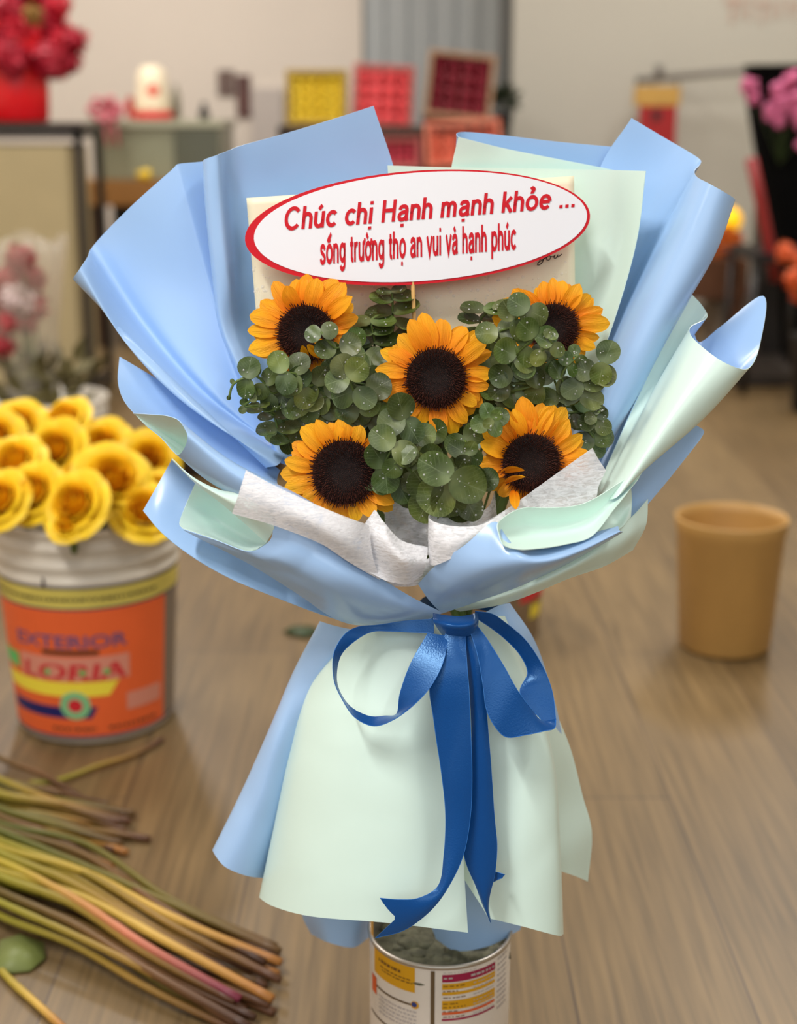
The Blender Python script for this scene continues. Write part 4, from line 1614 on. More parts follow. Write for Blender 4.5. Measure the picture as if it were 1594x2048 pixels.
f, s_ = 'f', 's'
sprig([(783, 583, 1.285, 17, 20, s_), (785, 599, 1.286, 26, 0, s_), (785, 624, 1.288, 31, 15, s_), (787, 648, 1.29, 29, -10, s_), (785, 672, 1.295, 26, 10, s_)], 1,
      'eucalyptus sprig standing upright just left of the sign\'s stick')
sprig([(742, 646, 1.275, 28, 5, s_), (746, 668, 1.277, 23, 0, s_), (749, 684, 1.279, 28, 15, s_), (748, 702, 1.281, 26, 0, s_), (746, 719, 1.283, 26, -10, s_), (754, 746, 1.285, 27, 10, s_), (752, 775, 1.29, 25, 0, s_)], 2,
      'eucalyptus sprig standing between the upper left and central sunflowers')
sprig([(642, 664, 1.205, 19, (15, 190)), (672, 697, 1.212, 24, (190,)), (680, 694, 1.214, 24, (10,)), (690, 712, 1.222, 22, (0, 190)), (664, 722, 1.226, 22, (250, 80)), (702, 690, 1.235, 22, (60, 280)), (680, 750, 1.24, 22, 10)], 3,
      'eucalyptus sprig whose topmost leaf pair covers the upper left sunflower\'s dark centre')
sprig([(697, 754, 1.200, 27, (48, 205, 110)), (708, 782, 1.206, 28, (-30, 200)), (735, 786, 1.214, 29, (30,)), (716, 815, 1.218, 26, (200, 20)), (742, 818, 1.224, 26, 20), (736, 845, 1.23, 24, -10), (700, 840, 1.235, 24, 10)], 4,
      'eucalyptus sprig with broad pale leaves left of the central sunflower')
sprig([(564, 746, 1.200, 25, (108, 292)), (592, 748, 1.208, 25, (80, 250)), (603, 775, 1.212, 25, (100, 280)), (630, 768, 1.218, 24, (60, 240)), (586, 795, 1.215, 24, (-60, 110)), (606, 812, 1.220, 24, (30, 200)), (655, 792, 1.226, 25, (40, 230)), (640, 822, 1.23, 25, (0, 180)), (620, 845, 1.232, 24, (-20, 170)), (660, 840, 1.235, 22, (60, 250)), (590, 840, 1.238, 24, (90, 270))], 5,
      'dense eucalyptus sprig below the upper left sunflower')
sprig([(494, 756, 1.205, 24, (72, 258), f), (512, 752, 1.207, 12, (80,)), (530, 768, 1.212, 21, (50, 240)), (545, 788, 1.216, 20, (60, 250)), (566, 778, 1.22, 20, 80), (527, 818, 1.218, 21, 10, s_), (548, 832, 1.222, 18, (200, 0), s_), (556, 858, 1.226, 25, (10, 190), s_), (580, 880, 1.235, 22, (200, 10), s_)], 6,
      'eucalyptus sprig with thin stray stems at the left edge of the flowers', drops=3)
# stray thin stems of that sprig, with tiny leaves
sprig([(457, 800, 1.205, 5, (80,)), (467, 768, 1.205, 6, (120,)), (494, 757, 1.206, 8, (30,)), (512, 790, 1.208, 9, (230, 60)), (488, 812, 1.21, 9, (250, 80)), (520, 812, 1.212, 12, (200, 20), s_)], 61,
      'tiny-leaved eucalyptus tip reaching furthest left over the blue paper', drops=0)
sprig([(809, 838, 1.185, 31, (108, 300, 192)), (822, 868, 1.2, 28, (0, 180)), (815, 880, 1.215, 30, (230, -30)), (850, 875, 1.22, 28, (30, 250))], 7,
      'eucalyptus sprig with three fanned leaves under the central sunflower')
sprig([(787, 892, 1.168, 31, (150, -35)), (769, 932, 1.176, 31, (120, 280)), (800, 925, 1.165, 23, (40, 220)), (823, 945, 1.172, 24, (80, 260)), (792, 962, 1.182, 28, (-60, 190)), (768, 962, 1.19, 26, (160, 300)), (840, 920, 1.195, 27, (30, 200))], 8,
      'eucalyptus sprig with drop-covered leaves right of the lower left sunflower')
sprig([(902, 955, 1.150, 41, (150, -15)), (895, 962, 1.158, 43, (268, 230)), (862, 990, 1.168, 36, (250, 120)), (925, 985, 1.168, 34, (-60, 50)), (890, 1000, 1.178, 36, (200, -20))], 9,
      'eucalyptus sprig with the largest round leaves, at the lower middle', drops=9)
sprig([(934, 910, 1.165, 17, (60, 240)), (932, 908, 1.168, 22, (150, -30)), (942, 930, 1.175, 26, (-70, 110, 190)), (952, 962, 1.19, 26, (0, 190)), (930, 880, 1.21, 24, (30, 200))], 10,
      'small eucalyptus sprig above and right of the largest round leaves')
sprig([(1056, 620, 1.188, 25, (150, -20)), (1028, 640, 1.196, 24, (120, 300)), (1045, 648, 1.203, 24, (40, 220)), (995, 664, 1.208, 25, (180, 20)), (1012, 672, 1.214, 24, (60, 250)), (1070, 672, 1.190, 25, (130, 0)), (1050, 692, 1.198, 26, (100, 260)), (1030, 712, 1.204, 27, (150, 330)), (1064, 718, 1.207, 24, (30, 230)), (1024, 742, 1.213, 27, (200, 10)), (1050, 748, 1.217, 24, (-30, 160)), (1015, 765, 1.222, 25, (230, 60)), (1080, 768, 1.22, 24, (60, 250)), (1001, 788, 1.228, 25, (160, -20)), (1030, 786, 1.232, 25, (20, 200))], 12,
      'dense eucalyptus sprig rising across the upper right sunflower')
sprig([(1098, 676, 1.180, 11, (110, 20)), (1104, 688, 1.183, 18, (-50, 160)), (1085, 700, 1.19, 20, (60, 240))], 13,
      'short eucalyptus tip in front of the upper right sunflower\'s dark centre')
sprig([(1206, 725, 1.200, 26, (72, 268)), (1190, 745, 1.207, 24, (-10, 170)), (1164, 766, 1.212, 26, (0, 200)), (1161, 790, 1.218, 27, (-20, 170)), (1122, 756, 1.210, 21, (120, 300)), (1138, 728, 1.206, 16, (125, 305)), (1155, 712, 1.21, 14, (130, 310)), (1100, 722, 1.214, 16, (110, 290)), (1118, 793, 1.226, 25, (200, 10)), (1098, 812, 1.232, 24, (-30, 170))], 14,
      'eucalyptus sprig ending in a round leaf pair over the right blue roll')
sprig([(985, 838, 1.178, 13, (40, 220)), (982, 840, 1.182, 20, (120, 300)), (980, 842, 1.188, 22, (30, 200))], 15,
      'small rosette of eucalyptus between the central and lower right sunflowers')
sprig([(1200, 822, 1.215, 7, (60, 200)), (1192, 832, 1.218, 14, (30, 210)), (1190, 850, 1.222, 20, (-20, 160)), (1165, 845, 1.226, 17, (170,)), (1188, 878, 1.23, 20, (0, 190)), (1180, 905, 1.24, 18, (20, 200))], 16,
      'small eucalyptus sprig beside the lower right sunflower, against the blue roll')
sprig([(968, 622, 1.255, 27, (195, 10), s_), (985, 616, 1.258, 22, (20,), s_), (960, 640, 1.262, 25, (180, 0), s_), (968, 665, 1.27, 22, 0, s_)], 17,
      'eucalyptus tip between the central and upper right sunflowers, on the card')
# deeper greenery in the shade between the flowers
rn0 = random.Random(77)
deep = [((560, 620), (780, 900), 'left'), ((640, 780), (790, 900), 'lower left'), ((780, 900), (860, 980), 'middle'), ((930, 1060), (760, 880), 'right'), ((1050, 1190), (760, 880), 'upper right'), ((640, 760), (700, 800), 'centre left'), ((960, 1090), (690, 780), 'centre right')]
for i, ((xa, xb), (ya, yb), w) in enumerate(deep):
    nd = []
    for k in range(9):
        nd.append((rn0.uniform(xa, xb), ya + (yb - ya) * k / 8, 1.262 + .018 * rn0.random() - .03 * (ya + (yb - ya) * k / 8 - 700) / 250, rn0.uniform(20, 28), rn0.uniform(0, 180)))
    sprig(nd, 200 + i, 'shaded eucalyptus sprig deep between the flowers, %s of the bouquet' % w, drops=0)

# ================================================================== CYLINDER LABEL HELPERS
class Cyl:
    def __init__(s, c, r0, r1, h):
        s.c = Vector(c)
        s.r0, s.r1, s.h = r0, r1, h
        d = Vector((-c[0], -c[1], 0)).normalized()
        s.f = d
        s.r = Vector((0, 0, 1)).cross(d)

    def R(s, z):
        return s.r0 + (s.r1 - s.r0) * (z - s.c.z) / s.h

    def pt(s, a, z, off=0.0):
        q = s.R(z) + off
        return Vector((s.c.x, s.c.y, 0)) + (s.r * math.sin(a) + s.f * math.cos(a)) * q + Vector((0, 0, z))

    def z_at(s, px, py):
        """height where the pixel row meets the front of the cylinder"""
        Y = s.c.y - s.R(s.c.z + s.h * .5) * .98
        return P(px, py, Y).z

    def patch(s, mb, a0, a1, z0, z1, off=0.0004, mi=0, slant0=0, slant1=0, n=None):
        n = n or max(4, int(abs(a1 - a0) / .06))
        V, Fc = [], []
        for j in range(2):
            z = (z0, z1)[j]
            for i in range(n + 1):
                t = i / n
                lo = a0 + slant0 * j
                hi = a1 + slant1 * j
                V.append(s.pt(lo + (hi - lo) * t, z, off))
        for i in range(n):
            Fc.append((i, i + 1, n + 2 + i, n + 1 + i))
        mb.add(V, Fc, mi)

    def disc(s, mb, a, z, r, off, mi=0, r_in=0.0):
        n = 28
        V, Fc = [], []
        for k in range(n):
            q = 2 * PI * k / n
            V.append(s.pt(a + r_in * math.cos(q) / s.R(z), z + r_in * math.sin(q), off))
            V.append(s.pt(a + r * math.cos(q) / s.R(z), z + r * math.sin(q), off))
        for k in range(n):
            k2 = (k + 1) % n
            Fc.append((2 * k, 2 * k + 1, 2 * k2 + 1, 2 * k2))
        mb.add(V, Fc, mi)

    def text(s, mb, body, a0, a1, zb, cap, off=0.0008, mi=0, bold=.02, shear=0, rise=0.0):
        V, Fc = text_mesh(body, bold, shear)
        X0 = min(v.x for v in V)
        X1 = max(v.x for v in V)
        mb.add([s.pt(a0 + (a1 - a0) * (v.x - X0) / (X1 - X0), zb + rise * (v.x - X0) / (X1 - X0) + cap * v.y / .73, off) for v in V], Fc, mi)


def dashes(cy, mb, a0, a1, z, h, seed, mi=0, off=.0008):
    rn = random.Random(seed)
    a = a0
    while a < a1:
        w = rn.uniform(.02, .07)
        cy.patch(mb, a, min(a + w, a1), z - h / 2, z + h / 2, off, mi, n=2)
        a += w + rn.uniform(.012, .03)


# ================================================================== TIN UNDER THE BOUQUET
M_TINW = mat('tin_label_white', srgb(226, 216, 204), 0.4, var=.03, vscale=40)
M_STEEL = mat('tin_steel', srgb(190, 182, 172), 0.3, metal=.8)
M_SEAM = mat('tin_dark_seam', srgb(104, 84, 58), 0.4)
M_OCHRE = mat('ochre_print', srgb(222, 164, 20), 0.45)
M_CRIM = mat('crimson_print', srgb(160, 20, 70), 0.45)
M_GREYP = mat('grey_print', srgb(186, 178, 176), 0.5)
M_BLUEP = mat('blue_print', srgb(40, 60, 130), 0.5)
M_REDP = mat('orange_red_print', srgb(224, 96, 40), .5)
M_BROWNP = mat('brown_print', srgb(120, 80, 30), .5)
TR, TH = 0.0705, 0.0
tc_ = P(880, 1852, 1.290)
tz = tc_.z
tin = Cyl((tc_.x, tc_.y, 0), TR, TR, tz)
te = empty('milk_powder_tin', (tc_.x, tc_.y, 0), 'round white milk powder tin with ochre and crimson print standing under the bouquet', 'tin')
mb = MB()
mb.lathe((tc_.x, tc_.y, 0), [(0, .001), (TR - .002, .001), (TR, .003), (TR, tz - .006), (TR - .001, tz - .004)], 72, 0)
mb.build('can_body', [M_TINW], te)
mb = MB()
mb.lathe((tc_.x, tc_.y, 0), [(TR, tz - .005), (TR + .0016, tz - .004), (TR + .0018, tz - .001), (TR, tz), (TR - .002, tz - .001), (TR - .003, tz - .006), (TR - .0035, tz - .09)], 72, 0)
mb.build('rim', [M_STEEL], te)
mb = MB()
mb.lathe((tc_.x, tc_.y, 0), [(TR - .0035, tz - .022), (.05, tz - .019), (.02, tz - .020), (0.0001, tz - .019)], 48)
rn = random.Random(4)
for i in range(70):
    q, rr = rn.uniform(0, 2 * PI), .062 * math.sqrt(rn.random())
    mb.ball((tc_.x + rr * math.cos(q), tc_.y + rr * math.sin(q), tz - .022), rn.uniform(.006, .013), sub=2, sq=(1, 1, .55), jit=.5, seed=i)
tag(mb.build('gravel_filling', mat('mossy_gravel', srgb(96, 94, 74), .9, var=.4, vscale=90, bump=.6, bscale=200), te), kind='stuff')
pa = lambda px: math.asin(max(-.99, min(.99, (px - 880) / 141)))
zt = lambda py: tin.z_at(880, py)
pr = MB()
tin.patch(pr, pa(752), pa(833), zt(1990), zt(1940), mi=1)
dashes(tin, pr, pa(762), pa(805), zt(1955), .003, 1, 8)
dashes(tin, pr, pa(765), pa(825), zt(1966), .0012, 2, 8)
dashes(tin, pr, pa(768), pa(828), zt(1972), .0012, 3, 8)
tin.patch(pr, pa(863), pa(871), 0.004, tz - .006, mi=0)
tin.patch(pr, pa(750), pa(828), zt(2017), zt(2013), mi=0)
tin.patch(pr, pa(745), pa(846), zt(2080), zt(2076), mi=0)
tin.patch(pr, pa(885), pa(987), zt(1963), zt(1948), mi=2)
for (b0, b1, m_) in ((1966, 1978, 1), (1983, 1989, 1), (2000, 2018, 1), (2023, 2028, 5), (2036, 2040, 2)):
    tin.patch(pr, pa(885), pa(987), zt(b1), zt(b0), mi=m_)
for i, b0 in enumerate((1971, 1981, 1994, 2006, 2013, 2021, 2032)):
    dashes(tin, pr, pa(887), pa(915) if i % 2 else pa(930), zt(b0), .0010, 20 + i, 8)
    dashes(tin, pr, pa(945), pa(984), zt(b0), .0010, 40 + i, 3)
dashes(tin, pr, pa(888), pa(905), zt(1955), .0016, 61, 3)
dashes(tin, pr, pa(940), pa(984), zt(1955), .0024, 62, 3)
dashes(tin, pr, pa(887), pa(950), zt(1944), .0007, 63, 3)
for i in range(12):
    dashes(tin, pr, pa(992), pa(1010), zt(1925 + i * 11), .0022, 80 + i, 3)
for i in range(5):
    dashes(tin, pr, pa(762), pa(836), zt(2028 + i * 8), .0018, 100 + i, 3)
tin.patch(pr, pa(747), pa(756), zt(2035), zt(2000), mi=5)
tin.disc(pr, pa(833), zt(2014), .0042, .0006, 1)
tin.disc(pr, pa(832), zt(2013), .0028, .0010, 4)
tin.patch(pr, pa(744), pa(750), zt(1925), zt(1880), mi=1)
pr.build('printed_label', [M_SEAM, M_OCHRE, M_CRIM, M_GREYP, M_BLUEP, M_REDP, M_WHITE, M_BROWNP, M_BROWNP], te, smooth=False)

# ================================================================== PAINT BUCKET WITH YELLOW ROSES
M_PLW = mat('dirty_white_plastic', srgb(216, 208, 194), .45, var=.10, vscale=14, vstretch=(1, 1, 3))
M_ORANGE = mat('orange_label', srgb(232, 100, 48), .45, var=.05, vscale=12)
M_YELB = mat('yellow_band_print', srgb(206, 190, 92), .5, var=.08, vscale=20)
M_NAVY = mat('navy_print', srgb(24, 28, 96), .5)
M_PURP = mat('purple_print', srgb(104, 80, 120), .5)
M_LYEL = mat('bright_yellow_print', srgb(244, 222, 66), .5)
M_GRN = mat('green_print', srgb(92, 190, 104), .5)
M_LGRN = mat('pale_green_print', srgb(150, 196, 150), .5)
M_PALE = mat('faded_pink_print', srgb(216, 140, 118), .5)
M_GREYL = mat('grey_label_panel', srgb(126, 112, 98), .5)
M_BLK = mat('dark_print', srgb(58, 46, 34), .5)
M_LRED = mat('red_lettering', srgb(206, 38, 48), .5)
bc = Vector((-0.505, 2.255, 0))
BH = 0.362
bk = Cyl(bc, .126, .149, BH)
pe = empty('paint_bucket', bc, 'old white paint bucket with orange printed label holding the yellow roses', 'bucket')
zb = lambda py: bk.z_at(187, py)
mb = MB()
prof = [(0, .002), (.120, .002), (.126, .006), (.1265, .03)]
z = .03
prof += [(bk.R(z_) + .0005, z_) for z_ in (zb(1480), zb(1476), zb(1172))]
zr0 = zb(1168)
prof += [(bk.R(zr0) + .004, zr0), (bk.R(zr0) + .004, zr0 + .006), (bk.R(zr0) + .001, zr0 + .008)]
for k in (1, 2):
    zz = zr0 + (BH - zr0) * k / 3
    prof += [(bk.R(zz), zz - .010), (bk.R(zz) + .005, zz - .004), (bk.R(zz) + .005, zz + .003), (bk.R(zz), zz + .006)]
prof += [(.149, BH - .012), (.153, BH - .010), (.153, BH), (.147, BH), (.144, BH - .02), (.124, .02), (0, .02)]
mb.lathe(bc, prof, 80)
mb.build('bucket_body', M_PLW, pe)
lb = MB()
bp_ = lambda px: math.asin(max(-.99, min(.99, (px - 176) / 172)))
z_or1, z_or0 = zb(1216), zb(1478)
bk.patch(lb, -1.75, .97, z_or0, z_or1, .0008, 0, n=60)
bk.patch(lb, .97, 1.7, z_or0, z_or1, .0008, 1, n=14)
bk.patch(lb, -1.75, 1.7, zb(1216), zb(1175), .0012, 2, n=60)
for zz in (zb(1174), zb(1217), zb(1478)):
    bk.patch(lb, -1.75, 1.7, zz - .0014, zz + .0014, .0016, 3, n=60)
bk.patch(lb, bp_(8), bp_(203), zb(1395), zb(1366), .0014, 4, slant1=.12)
bk.patch(lb, bp_(12), bp_(165), zb(1440), zb(1417), .0014, 3, slant1=.08)
bk.patch(lb, -1.5, -1.02, zb(1353), zb(1322), .0014, 5)
bk.text(lb, 'EXTERIOR', bp_(34), bp_(242), zb(1296), .022, .0016, 6, bold=.02)
bk.patch(lb, bp_(78), bp_(186), zb(1310), zb(1301), .0016, 7)
bk.patch(lb, bp_(34), bp_(245), zb(1364), zb(1315), .0012, 8)
bk.text(lb, 'LORIA', bp_(40), bp_(238), zb(1361), .028, .0019, 9, bold=.02, shear=.12)
for px_ in (84, 152, 200):
    bk.disc(lb, bp_(px_), zb(1346), .005, .0022, 5)
bk.disc(lb, bp_(133), zb(1413), .024, .0020, 10)
bk.disc(lb, bp_(133), zb(1413), .020, .0023, 5, r_in=.017)
bk.disc(lb, bp_(133), zb(1413), .0115, .0025, 9)
bk.patch(lb, bp_(238), bp_(309), zb(1432), zb(1397), .0014, 8)
dashes(bk, lb, bp_(84), bp_(172), zb(1462), .005, 5, 7, .0014)
dashes(bk, lb, bp_(200), bp_(300), zb(1462), .005, 6, 7, .0014)
dashes(bk, lb, bp_(8), bp_(300), zb(1197), .005, 7, 7, .0018)
bk.patch(lb, bp_(94), bp_(99), zb(1170), zb(1152), .006, 7)
lb.build('printed_label', [M_ORANGE, M_GREYL, M_YELB, M_NAVY, M_LYEL, M_GRN, M_PURP, M_BLK, M_PALE, M_LRED, M_LGRN], pe, smooth=False)


def rose_mat(name, inner, outer):
    m, nt, b = new_mat(name)
    N, L = nt.nodes, nt.links
    tc = N.new('ShaderNodeTexCoord')
    ln = N.new('ShaderNodeVectorMath')
    ln.operation = 'LENGTH'
    L.new(tc.outputs['Object'], ln.inputs[0])
    rp = N.new('ShaderNodeValToRGB')
    rp.color_ramp.elements[0].color = inner
    rp.color_ramp.elements[0].position = 0.25
    rp.color_ramp.elements[1].color = outer
    rp.color_ramp.elements[1].position = 0.75
    L.new(ln.outputs['Value'], rp.inputs[0])
    nz = N.new('ShaderNodeTexNoise')
    nz.inputs['Scale'].default_value = 2.5
    L.new(tc.outputs['Object'], nz.inputs['Vector'])
    hs = N.new('ShaderNodeHueSaturation')
    mr = N.new('ShaderNodeMapRange')
    mr.inputs['To Min'].default_value = .8
    mr.inputs['To Max'].default_value = 1.15
    L.new(nz.outputs['Fac'], mr.inputs['Value'])
    L.new(mr.outputs[0], hs.inputs['Value'])
    L.new(rp.outputs[0], hs.inputs['Color'])
    L.new(hs.outputs[0], b.inputs['Base Color'])
    b.inputs['Roughness'].default_value = .5
    return m


def rose_mesh(name, m, seed=1):
    """unit rose: nested cupped petals opening outwards, radius about 1, facing +Z"""
    rn = random.Random(seed)
    V, Fc = [], []
    layers = [(3, .13, .60, 0), (3, .22, .66, 4), (4, .33, .68, 10), (4, .45, .66, 18), (5, .58, .60, 30), (5, .72, .46, 48), (6, .88, .26, 64)]
    for li, (cnt, rr, top, flare) in enumerate(layers):
        for k in range(cnt):
            q0 = 2 * PI * (k + .37 * li) / cnt + rn.uniform(-.15, .15)
            span = 2 * PI / cnt * 1.45
            nu, nv = 9, 7
            b = len(V)
            for j in range(nv):
                v = j / (nv - 1)
                for i in range(nu):
                    u = i / (nu - 1) * 2 - 1
                    q = q0 + u * span / 2
                    r = rr * (.35 + .65 * math.sin(v * PI / 2)) + .05 * u
                    z = -.55 + (top + .55) * v - .14 * u * u * v
                    fl = max(0, v - .6) / .4
                    r += fl * fl * math.tan(R(flare)) * .16 * (1 - .3 * abs(u))
                    z -= fl * fl * .10 * li * .5
                    V.append((r * math.cos(q), r * math.sin(q), z))
            for j in range(nv - 1):
                for i in range(nu - 1):
                    a = b + j * nu + i
                    Fc.append((a, a + 1, a + nu + 1, a + nu))
    me = bpy.data.meshes.new(name)
    me.from_pydata(V, [], Fc)
    me.polygons.foreach_set('use_smooth', [True] * len(me.polygons))
    me.materials.append(m)
    return me


M_YROSE = rose_mat('yellow_rose_petals', srgb(255, 172, 16), srgb(255, 214, 30))
ROSE = rose_mesh('blossom', M_YROSE)
M_DLEAF = mat('dark_leaf', srgb(44, 62, 26), .5, var=.2)
roses = [(38, 850, 2.36, 44), (128, 842, 2.38, 44), (-8, 872, 2.30, 44), (205, 892, 2.34, 46), (112, 900, 2.24, 50), (28, 925, 2.20, 50), (226, 958, 2.16, 60), (66, 985, 2.12, 50), (150, 1010, 2.08, 55), (300, 918, 2.30, 46), (-2, 1000, 2.10, 50), (290, 1022, 2.14, 52), (134, 1050, 2.06, 30), (318, 985, 2.24, 40), (160, 950, 2.2, 40), (-30, 940, 2.2, 50)]
where = ['back row, above the left rim', 'back row, topmost', 'far left of the back row', 'back row, nearest the blue paper', 'middle, just below the topmost rose', 'left, large, half open', 'largest and most open, right of centre',
         'left of centre near the rim', 'front centre, resting low', 'far right, touching the blue paper', 'lowest at the left frame edge', 'drooping over the rim at the right', 'small, hanging onto the rim', 'right, behind the drooping one', 'small, behind the two front roses', 'mostly cut off by the left frame edge']
for i, (px, py, Y, r) in enumerate(roses):
    rn = random.Random(i)
    c = P(px, py, Y)
    s = r * PX(Y, py) * 1.22
    n = Vector((rn.uniform(-.4, .4) + (px - 160) * .002, -.75 + rn.uniform(-.2, .2), .55 + rn.uniform(-.2, .3))).normalized()
    M = n.to_track_quat('Z', 'Y').to_matrix()
    e = empty('yellow_rose', c, 'yellow rose in the paint bucket: %s' % where[i], 'rose', 'yellow roses in the paint bucket', rot=M.to_euler())
    bl = link_mesh('blossom', ROSE, parent=e)
    bl.scale = (s, s, s * .9)
    bpy.context.view_layer.update()
    mb = MB()
    foot = bc + Vector((rn.uniform(-.07, .07), rn.uniform(-.07, .07), .03))
    mb.tube(cr([c - n * s * .4, c - n * s * 1.2 - Vector((0, 0, .03)), bc + Vector(((c.x - bc.x) * .35, (c.y - bc.y) * .35, BH + .01)), foot], lin(14)), .0035, 6)
    local_mesh(e, mb, 'stem', M_STEM)
    mb = MB()
    for k in range(2):
        a = c.lerp(bc + Vector((0, 0, BH)), .55) + Vector((0, 0, .015 - .02 * k))
        d = Vector((rn.uniform(-1, 1), rn.uniform(-1, .2), rn.uniform(-.1, .5))).normalized()
        w = d.cross(Vector((0, 0, 1))).normalized()
        L_ = .055
        mb.add([a, a + d * L_ * .4 + w * .016, a + d * L_, a + d * L_ * .4 - w * .016, a + d * L_ * .5 + Vector((0, 0, .004))], [(0, 1, 4), (1, 2, 4), (2, 3, 4), (3, 0, 4)])
    local_mesh(e, mb, 'leaf', M_DLEAF)

# ================================================================== BROWN BIN
M_KRAFT = mat('brown_plastic', srgb(190, 148, 84), .45, var=.10, vscale=9, vstretch=(1, 1, .6))
kc = P(1447, 1300, 2.585)
kc.z = 0
mb = MB()
kz = P(1447, 1032, 2.585).z
mb.lathe(kc, [(0, .003), (.080, .003), (.085, .008), (.0985, kz - .03), (.1005, kz - .028), (.1035, kz - .004), (.1035, kz), (.100, kz), (.098, kz - .02), (.083, .012), (0, .012)], 72)
bn = mb.build('waste_bin', M_KRAFT, origin=kc)
tag(bn, 'empty tan brown plastic bin standing alone on the floor at the right', 'bin')

# ================================================================== SMALL BUCKET BEHIND THE BOUQUET
sc_ = FL(968, 1262)
e = empty('small_bucket', sc_, 'small whitish bucket with red and yellow print mostly hidden behind the bouquet\'s waist', 'bucket')
sb = Cyl(sc_, .105, .115, .15)
MB().lathe(sc_, [(0, .002), (.105, .002), (.115, .15), (.118, .15), (.118, .156), (.112, .156), (.10, .012), (0, .012)], 60).build('bucket_body', mat('beige_plastic', srgb(176, 158, 134), .5, var=.05), e)
lb = MB()
sb.patch(lb, .6, 1.35, .088, .115, .001, 0, slant0=.2, slant1=.1)
sb.patch(lb, .9, 1.3, .050, .078, .001, 1)
lb.build('printed_label', [M_LRED, M_LYEL], e, smooth=False)

# ================================================================== CUT STEMS ON THE FLOOR
def stem_mat(name, c0, c1, c2):
    m, nt, b = new_mat(name)
    N, L = nt.nodes, nt.links
    tc = N.new('ShaderNodeTexCoord')
    sx = N.new('ShaderNodeSeparateXYZ')
    L.new(tc.outputs['Generated'], sx.inputs[0])
    rp = N.new('ShaderNodeValToRGB')
    rp.color_ramp.elements[0].color = c0
    rp.color_ramp.elements[0].position = .25
    rp.color_ramp.elements[1].color = c2
    rp.color_ramp.elements[1].position = .95
    e_ = rp.color_ramp.elements.new(.65)
    e_.color = c1
    L.new(sx.outputs['X'], rp.inputs[0])
    L.new(rp.outputs[0], b.inputs['Base Color'])
    b.inputs['Roughness'].default_value = .45
    return m


SM = [stem_mat('stem_green_to_brown', srgb(140, 132, 36), srgb(150, 116, 48), srgb(92, 58, 34)),
      stem_mat('stem_gold', srgb(160, 142, 44), srgb(204, 166, 76), srgb(166, 110, 50)),
      stem_mat('stem_brown', srgb(96, 78, 30), srgb(112, 76, 38), srgb(72, 44, 26)),
      stem_mat('stem_pink', srgb(176, 156, 50), srgb(200, 120, 90), srgb(122, 44, 62)),
      stem_mat('stem_olive', srgb(86, 90, 28), srgb(112, 100, 34), srgb(98, 70, 34))]


def cut_stem(pts, rad, m, label, group, z):
    """pts in pixels on the floor; z list of heights above it"""
    W3 = [FL(p[0], p[1], zz) for p, zz in zip(pts, z)]
    mb = MB()
    path = cr(W3, lin(26))
    mb.tube(path, [rad * (1 + .25 * abs(noise.noise(Vector((i * .4, m_seed, 0))))) for i, _ in enumerate(path)], 8)
    o = mb.build('cut_stem', m)
    return tag(o, label, 'flower stem', group)


m_seed = 1.0
rn = random.Random(21)
up_t = [(178, 1652), (190, 1668), (205, 1640), (222, 1655), (240, 1648), (252, 1662), (262, 1672), (300, 1678), (270, 1628), (232, 1700), (245, 1688), (185, 1720), (200, 1732), (228, 1736), (262, 1645), (215, 1610), (170, 1600), (255, 1705), (180, 1690), (120, 1590)]
for i, (tx, ty) in enumerate(up_t):
    m_seed = float(i)
    k = i / len(up_t)
    sy = 1540 + (ty - 1590) * .9 + rn.uniform(-35, 25)
    zz = .004 + .034 * rn.random() if i % 3 else .005
    pts = [(-90, sy - 60 + rn.uniform(-10, 10)), (0, sy + rn.uniform(-8, 8)), (.5 * tx, (sy + ty) / 2 + rn.uniform(-12, 2)), (tx, ty)]
    cut_stem(pts, rn.uniform(.0044, .0062), SM[rn.choice([0, 0, 2, 4, 4, 1])], 'cut flower stem in the smaller bundle lying nearer the paint bucket', 'cut stems in the upper bundle', [zz, zz + .01, zz + .006, max(.006, zz * .5)])
lo_t = [(553, 1893, 1655), (560, 1903, 1690), (548, 1935, 1700), (556, 1948, 1730), (535, 1958, 1745), (530, 1972, 1690), (515, 1965, 1765), (525, 1985, 1800), (480, 1998, 1770), (470, 2003, 1790), (540, 2010, 1810), (548, 2025, 1835), (470, 2045, 1860), (500, 2055, 1840), (520, 2062, 1850), (555, 1915, 1680), (562, 1925, 1712), (505, 1940, 1720), (490, 2020, 1800), (545, 1998, 1775), (440, 1990, 1745), (510, 2035, 1825), (530, 1925, 1670), (560, 1960, 1700), (485, 2068, 1885), (460, 1950, 1735)]
for i, (tx, ty, sy) in enumerate(lo_t):
    sy = 1640 + (sy - 1655) * .80
    m_seed = i + 40.0
    zz = rn.choice([.005, .012, .02, .028, .036])
    pts = [(-90, sy - 42 + rn.uniform(-16, 10)), (0, sy + rn.uniform(-12, 12)), (.30 * tx, sy + (ty - sy) * .24 + rn.uniform(-16, 8)), (.62 * tx, sy + (ty - sy) * .62 + rn.uniform(-14, 10)), (tx, ty)]
    lab = 'cut flower stem in the larger bundle at the lower left'
    mm = SM[rn.choice([0, 1, 1, 2, 2, 4])]
    grp = 'cut stems in the lower bundle'
    if i == 8:
        mm = SM[3]
        zz = .042
        lab = 'cut stem with a pink end lying on top of the lower bundle'
        grp = None
    cut_stem(pts, rn.uniform(.0042, .0060), mm, lab, grp, [zz, zz + .014, zz + .012, zz + .006, max(.005, zz * .6)])
cut_stem([(60, 1566), (110, 1562), (200, 1530), (270, 1508), (325, 1478)], .0042, SM[0], 'single yellow-green cut stem lying right in front of the paint bucket', None, [.006, .008, .008, .007, .006])
